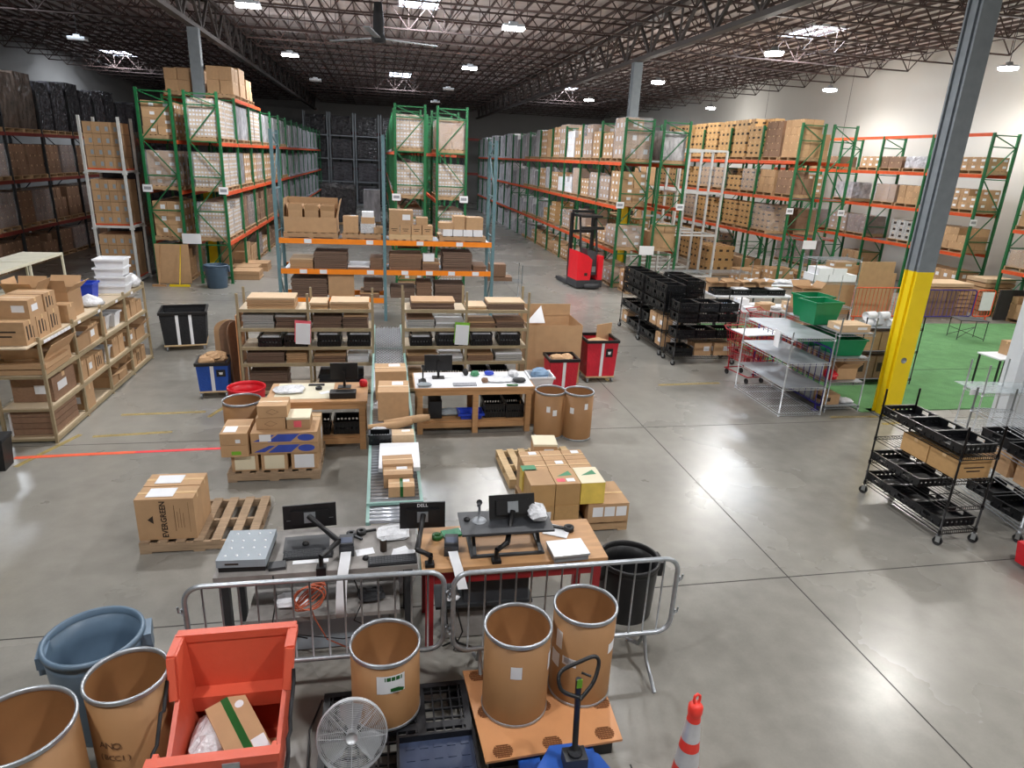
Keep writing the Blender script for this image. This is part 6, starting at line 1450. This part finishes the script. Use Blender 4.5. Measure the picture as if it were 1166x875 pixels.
# black shelf near column with white boxes
wire_shelf_unit('black shelving of white rolls and cartons just behind the yellow column', (9.95, 11.9), .0, 1.4, .6, (.15, .78, 1.28), 1.52, 'black_wire', casters=False, solid=True)
for i in range(4): O('white_roll', MB().cyl((-.14, 0, .08), (.14, 0, .08), .08, 14), None, (10.1 + i * .32, 12.1 + .06 * (i % 2), 1.285), .3, label='%s white roll from the left on the black shelving behind the column' % ORD[i], cat='roll', mats='paper')
for i in range(2): O('white_roll', MB().cyl((-.14, 0, .08), (.14, 0, .08), .08, 14), None, (10.2 + i * .32, 12.15, 1.43), .2, label='%s white roll of the upper layer on the black shelving behind the column' % ('left', 'right')[i], cat='roll', mats='paper')
for i in range(3):
    carton(10.2 + i * .45, 12.18, .785, .43, .45, .4, 'plain', '%s brown carton from the left on the middle black shelf behind the column' % ORD[i], body='kraft'); carton(10.2 + i * .45, 12.18, .155, .43, .45, .5, 'mark', '%s dark brown carton from the left on the bottom black shelf behind the column' % ORD[i], body='kraft_dark')
for i in range(3): carton(9.62, 12.4 + i * .5, 0, .55, .45, 1.0 + .15 * (i % 2), 'mark', '%s tall dark carton in the row between green totes and black shelving' % ORD[i], body='kraft_dark')
open_carton(10.1, 14.3, 1.201, .5, .4, .5, 'big torn open carton above the tall dark carton row'); 
O('carton_stand', bx(-.3, .3, -.25, .25, 0, 1.2), None, (10.1, 14.3, 0), label='tall brown carton under the torn open carton', cat='box', mats='kraft_dark')
# ---------------------------------------------------------------- white sorting tables with clutter
def simple_table(x0, x1, y0, y1, z, label, top='paper', leg='metal_dark', name='sorting_table'):
    t = thing(name, label, 'table', (0, 0, 0)); O('table_top', bx(x0, x1, y0, y1, z - .03, z), t, mats=top)
    for x in (x0 + .05, x1 - .05):
        for y in (y0 + .05, y1 - .05): O('leg', MB().box(x - .02, x + .02, y - .02, y + .02, 0, z - .03), t, mats=leg)
    return t
simple_table(8.6, 10.6, 15.0, 15.9, .95, 'white sorting table nearest the empty chrome shelving, covered in papers')
simple_table(9.0, 11.4, 16.6, 17.6, 1.0, 'white sorting table behind the first one, with dark trays')
simple_table(11.2, 13.4, 18.4, 19.3, 1.0, 'pale sorting table farthest back with clear bags')
q = random.Random(11)
for i in range(9):
    x, y = 8.8 + (i % 5) * .38, 15.2 + (i // 5) * .4
    [lambda: carton(x, y, .95, .3, .26, q.uniform(.08, .24), q.choice(['tape', 'lab', 'plain']), '%s small box in the %s row on the nearest white sorting table' % (ORD[i % 5], ('front', 'back')[i // 5]), body=q.choice(['kraft', 'paper', 'kraft_pale'])),
     lambda: bag(x, y, .95, .34, .28, .1, '%s plastic bag in the %s row on the nearest white sorting table' % (ORD[i % 5], ('front', 'back')[i // 5]), q.choice(['bag', 'paper', 'shelf_blue']))][i % 2]()
for i in range(4): crate(9.3 + i * .55, 17.0, 1.0, .5, .4, .16, '%s dark tray from the left on the second white sorting table' % ORD[i], fill_='paper' if i % 2 else None)
for i in range(4): open_carton(9.3 + i * .5, 17.35, 1.0, .38, .3, .25, '%s open carton from the left at the back of the second white sorting table' % ORD[i])
for i in range(4): bag(11.4 + i * .5, 18.8, 1.0, .5, .5, .14, '%s pale bag from the left on the farthest sorting table' % ORD[i], 'bag')
# tall chrome cart with white totes
wire_shelf_unit('tall chrome cart of white boxes behind the sorting tables', (11.1, 15.5), .0, 1.3, .6, (.3, .95, 1.62, 2.22), 2.3, 'galv', z0=.12, solid=False)
for i in range(3): carton(11.35 + i * .42, 15.8, 1.63, .4, .5, .18, 'plain', '%s flat white box on the tall chrome cart, bottom layer' % ORD[i], body='paper')
for i in range(2): carton(11.45 + i * .42, 15.8, 1.81, .4, .5, .17, 'plain', '%s flat white box on the tall chrome cart, top layer' % ORD[i], body='paper')
carton(12.0, 15.8, 1.98, .55, .4, .16, 'lab', 'brown carton tilted on the white boxes of the tall chrome cart', body='kraft')
wire_shelf_unit('long low silver frame cart on the floor before the green twin rack', (9.6, 21.2), .05, 3.2, .7, (.12, .9, ), 1.35, 'galv', casters=True)
# white folded table on it
# red wire trolleys
def trolley(x, y, rz, label, h=1.0):
    t = thing('wire_trolley', label, 'trolley', (x, y, 0), rz); b_ = MB()
    w, d = .55, .9
    for z, s in ((.42, .8), (.6, .88), (.78, .94), (h, 1.0)):
        b_.tube([(-w / 2 * s, -d / 2 * s, z), (w / 2 * s, -d / 2 * s, z), (w / 2 * s, d / 2 * s, z), (-w / 2 * s, d / 2 * s, z)], .010, 5, closed=True)
    for k in range(11):
        u = -.5 + k / 10
        for s in (-1, 1):
            b_.bar((u * w * .8, s * d / 2 * .8, .42), (u * w, s * d / 2, h), .006); b_.bar((s * w / 2 * .8, u * d * .8, .42), (s * w / 2, u * d, h), .006)
        b_.bar((u * w * .8, -d * .4, .42), (u * w * .8, d * .4, .42), .006)
    O('basket', b_, t, mats='red_wire'); O('handle', MB().tube([(-w / 2, d / 2, h), (-w / 2, d / 2 + .12, h + .06), (w / 2, d / 2 + .12, h + .06), (w / 2, d / 2, h)], .014, 6), t, mats='red_wire')
    O('chassis', MB().tube([(-w * .3, -d * .4, .14), (w * .3, -d * .4, .14), (w * .4, d * .45, .14), (-w * .4, d * .45, .14)], .014, 6, closed=True).bar((-w * .35, d * .35, .14), (-w * .38, d * .35, .42), .02).bar((w * .35, d * .35, .14), (w * .38, d * .35, .42), .02).bar((0, -d * .35, .14), (0, -d * .35, .42), .02), t, mats='red_wire')
    for sx_ in (-1, 1):
        for sy_ in (-1, 1): O('wheel', cm('twh', lambda: MB().cyl((-.012, 0, .06), (.012, 0, .06), .06, 12).mesh('wheel', 'rubber')), t, (sx_ * w * .34, sy_ * d * .4, 0))
for i, (x, y) in enumerate(((7.72, 12.55), (8.75, 12.95), (8.55, 14.1), (9.35, 14.4))):
    trolley(x, y, .1 + .1 * i, 'red wire trolley, %s nearest of the group behind the empty chrome shelving' % ORD[i])
O('sheet_panel', bx(-.45, .45, -.3, .3, 0, .02), None, (7.9, 12.6, 1.02), .1, label='white sheet lying across the nearest red trolley', cat='sheet', mats='paper')
# ---------------------------------------------------------------- black tote carts in the aisle
def totecart(x, y, w, d, label, lv, h=1.65, stacks=2, boxes=(), nm='', skipl=()):
    wire_shelf_unit(label, (x, y), 0, w, d, lv, h, 'black_wire')
    along = d > w; n = 3
    for l, z in enumerate(lv):
        if l in skipl: continue
        for k in range(n):
            for s in range(stacks if l >= len(lv) - 1 else 1):
                cx = x + (w / 2 if along else (k + .5) * w / n); cy = y + ((k + .5) * d / n if along else d / 2)
                if (l, k) in boxes: carton(cx, cy, z + .005, .42, .4, .3, 'lab', 'brown carton, %s shelf up, %s position, %s' % (ORD[l], ORD[k], nm)); break
                crate(cx, cy, z + .005 + s * .2, .46 if along else .44, .44 if along else .49, .19, 'black tote, %s shelf up, %s position, layer %s, %s' % (ORD[l], ORD[k], ('one', 'two', 'three')[s], nm))
totecart(6.52, 15.85, .5, 1.4, 'farthest black wire cart of black totes in the middle aisle', (.2, .62, 1.05, 1.3), 1.66, 2, ((0, 2),), 'farthest black cart')
totecart(6.5, 14.35, .5, 1.4, 'middle black wire cart of black totes in the middle aisle', (.2, .62, 1.05, 1.3), 1.66, 2, ((1, 0), (0, 0), (1, 1)), 'middle black cart')
totecart(6.5, 13.55, 1.48, .55, 'nearest black wire cart of black totes beside the red trolleys', (.2, .62, 1.0, 1.25), 1.6, 1, ((0, 1), (0, 2)), 'nearest black cart', )
totecart(7.3, 15.0, .5, 1.4, 'black wire cart of totes behind the nearest one, toward the sorting tables', (.2, .62, 1.05, 1.3), 1.66, 2, (), 'cart toward the sorting tables')
# ---------------------------------------------------------------- reach truck
t = thing('reach_truck', 'red and charcoal stand-up reach truck parked in the aisle before the green rack row', 'forklift', (7.25, 23.3, 0), .12)
O('chassis', bx(-.5, .5, -.5, .5, .06, .32), t, mats='charcoal')
O('body_left', MB().add([(-.5, -.5, .32), (.02, -.5, .32), (.06, -.5, 1.05), (-.12, -.5, 1.2), (-.5, -.46, 1.35), (-.5, .35, .32), (.02, .35, .32), (.06, .35, 1.05), (-.12, .35, 1.2), (-.5, .35, 1.35)], [(0, 1, 2, 3, 4), (9, 8, 7, 6, 5), (0, 5, 6, 1), (1, 6, 7, 2), (2, 7, 8, 3), (3, 8, 9, 4), (4, 9, 5, 0)]), t, mats='forklift_red')
O('body_right', MB().taper(.3, .5, -.5, .35, .32, 1.18, .95), t, mats='forklift_red'); O('console', MB().add([(.06, -.4, .5), (.3, -.4, .5), (.3, -.3, 1.3), (-.1, -.3, 1.4), (.06, .3, .5), (.3, .3, .5), (.3, .3, 1.3), (-.1, .3, 1.4)], [(0, 1, 2, 3), (7, 6, 5, 4), (0, 4, 5, 1), (1, 5, 6, 2), (2, 6, 7, 3), (3, 7, 4, 0)]), t, mats='charcoal')
O('bumper', MB().lathe([(.001, .04), (.3, .04), (.32, .1), (.3, .2), (.001, .22)], 20, c=(.1, -.5, 0), sy=.5), t, mats='charcoal')
for x in (-.42, .42): O('mast_rail', MB().box(x - .05, x + .05, .42, .56, .1, 2.6), t, mats='black')
for x in (-.32, .3): O('guard_post', MB().bar((x, -.3, 1.2), (x, .0, 2.5), .06), t, mats='black')
O('overhead_guard', MB().box(-.4, .4, -.35, .5, 2.5, 2.58).box(-.4, .45, -.45, -.35, 2.1, 2.2), t, mats='black')
O('mast_cross', MB().box(-.42, .42, .44, .54, 2.6, 2.7).box(-.42, .42, .44, .54, 1.9, 2.0), t, mats='black')
for x in (-.3, .2): O('fork', bx(x - .05, x + .05, .56, 1.6, .05, .1), t, mats='black')
for x in (-.45, .45): O('outrigger', bx(x - .07, x + .07, .4, 1.5, .04, .16), t, mats='charcoal')
for x, y in ((-.35, -.35), (.3, -.35)): O('wheel', MB().cyl((x - .06, y, .1), (x + .06, y, .1), .1, 16), t, mats='rubber')
O('maker_badge', bx(-.22, -.1, -.505, -.5, .48, .58), t, mats='ink'); O('data_plate', bx(.1, .24, -.42, -.40, .6, .8), t, mats='steel_grey')
# ---------------------------------------------------------------- odds and ends
t = thing('black_tote_bin', 'black lidded bin by the yellow column foot at the left edge', 'bin', (-5.24, 9.3, 0), .1); O('body', MB().taper(-.2, .2, -.16, .16, 0, .42, .85), t, mats='black'); O('lid', bx(-.21, .21, -.17, .17, .42, .46), t, mats='black_matte')
for i, (x, m) in enumerate(((-6.35, 'wood_bench'), (-6.95, 'yellow'))): O('broom', MB().cyl((0, 0, .05), (.06, .3, 1.25), .014, 8).box(-.3 + i * .1, .3 - i * .1, -.04, .04, 0, .06), None, (x, 22.5, 0), 0, label='%s push broom leaning on the left green rack' % ('wooden-handled', 'yellow-handled')[i], cat='broom', mats='yellow' if i == 0 else 'wood_bench')
O('upright_cardboard', bx(-.5, .5, -.02, .02, 0, 1.25), None, (-6.6, 22.95, .02), label='tall brown cardboard standing in the left green rack behind the brooms', cat='cardboard', mats='kraft')
for i, x in enumerate((-6.62, 9.1)):
    O('notice_board', bx(-.27, .27, -.01, .01, -.17, .17), None, ((-5.95, 22.98, 1.5) if i == 0 else (8.95, 22.95, 1.35)), label='white notice board on the green rack upright %s' % ('above the blue-grey bin', 'above the low carton pallet'), cat='sign', mats='paper') if 0 else None
for (x, z) in ((-5.98, 1.45), (9.45, 1.4), (16.0, 1.75)):
    O('notice_sign', bx(-.28, .28, -.01, .01, -.16, .16), None, (x, 23.0, z), label='white notice sign on the green rack end, %s' % ('left racks above the blue-grey bin' if x < 0 else 'racks beside the reach truck' if x < 10 else 'wire-decked rack on the right'), cat='sign', mats='paper')
for i in range(3): sheet_stack(-4.6 - (i % 2) * .2, 24.2 + i * .9, .0, .9, .8, .3, 'kraft', '%s loose flat carton pile on the floor under the left green rack' % ORD[i])
O('floor_marking_dirt', bx(0, .01, 0, .01, 0, .001), floor, (30, 0, -1), mats='joint') if 0 else None
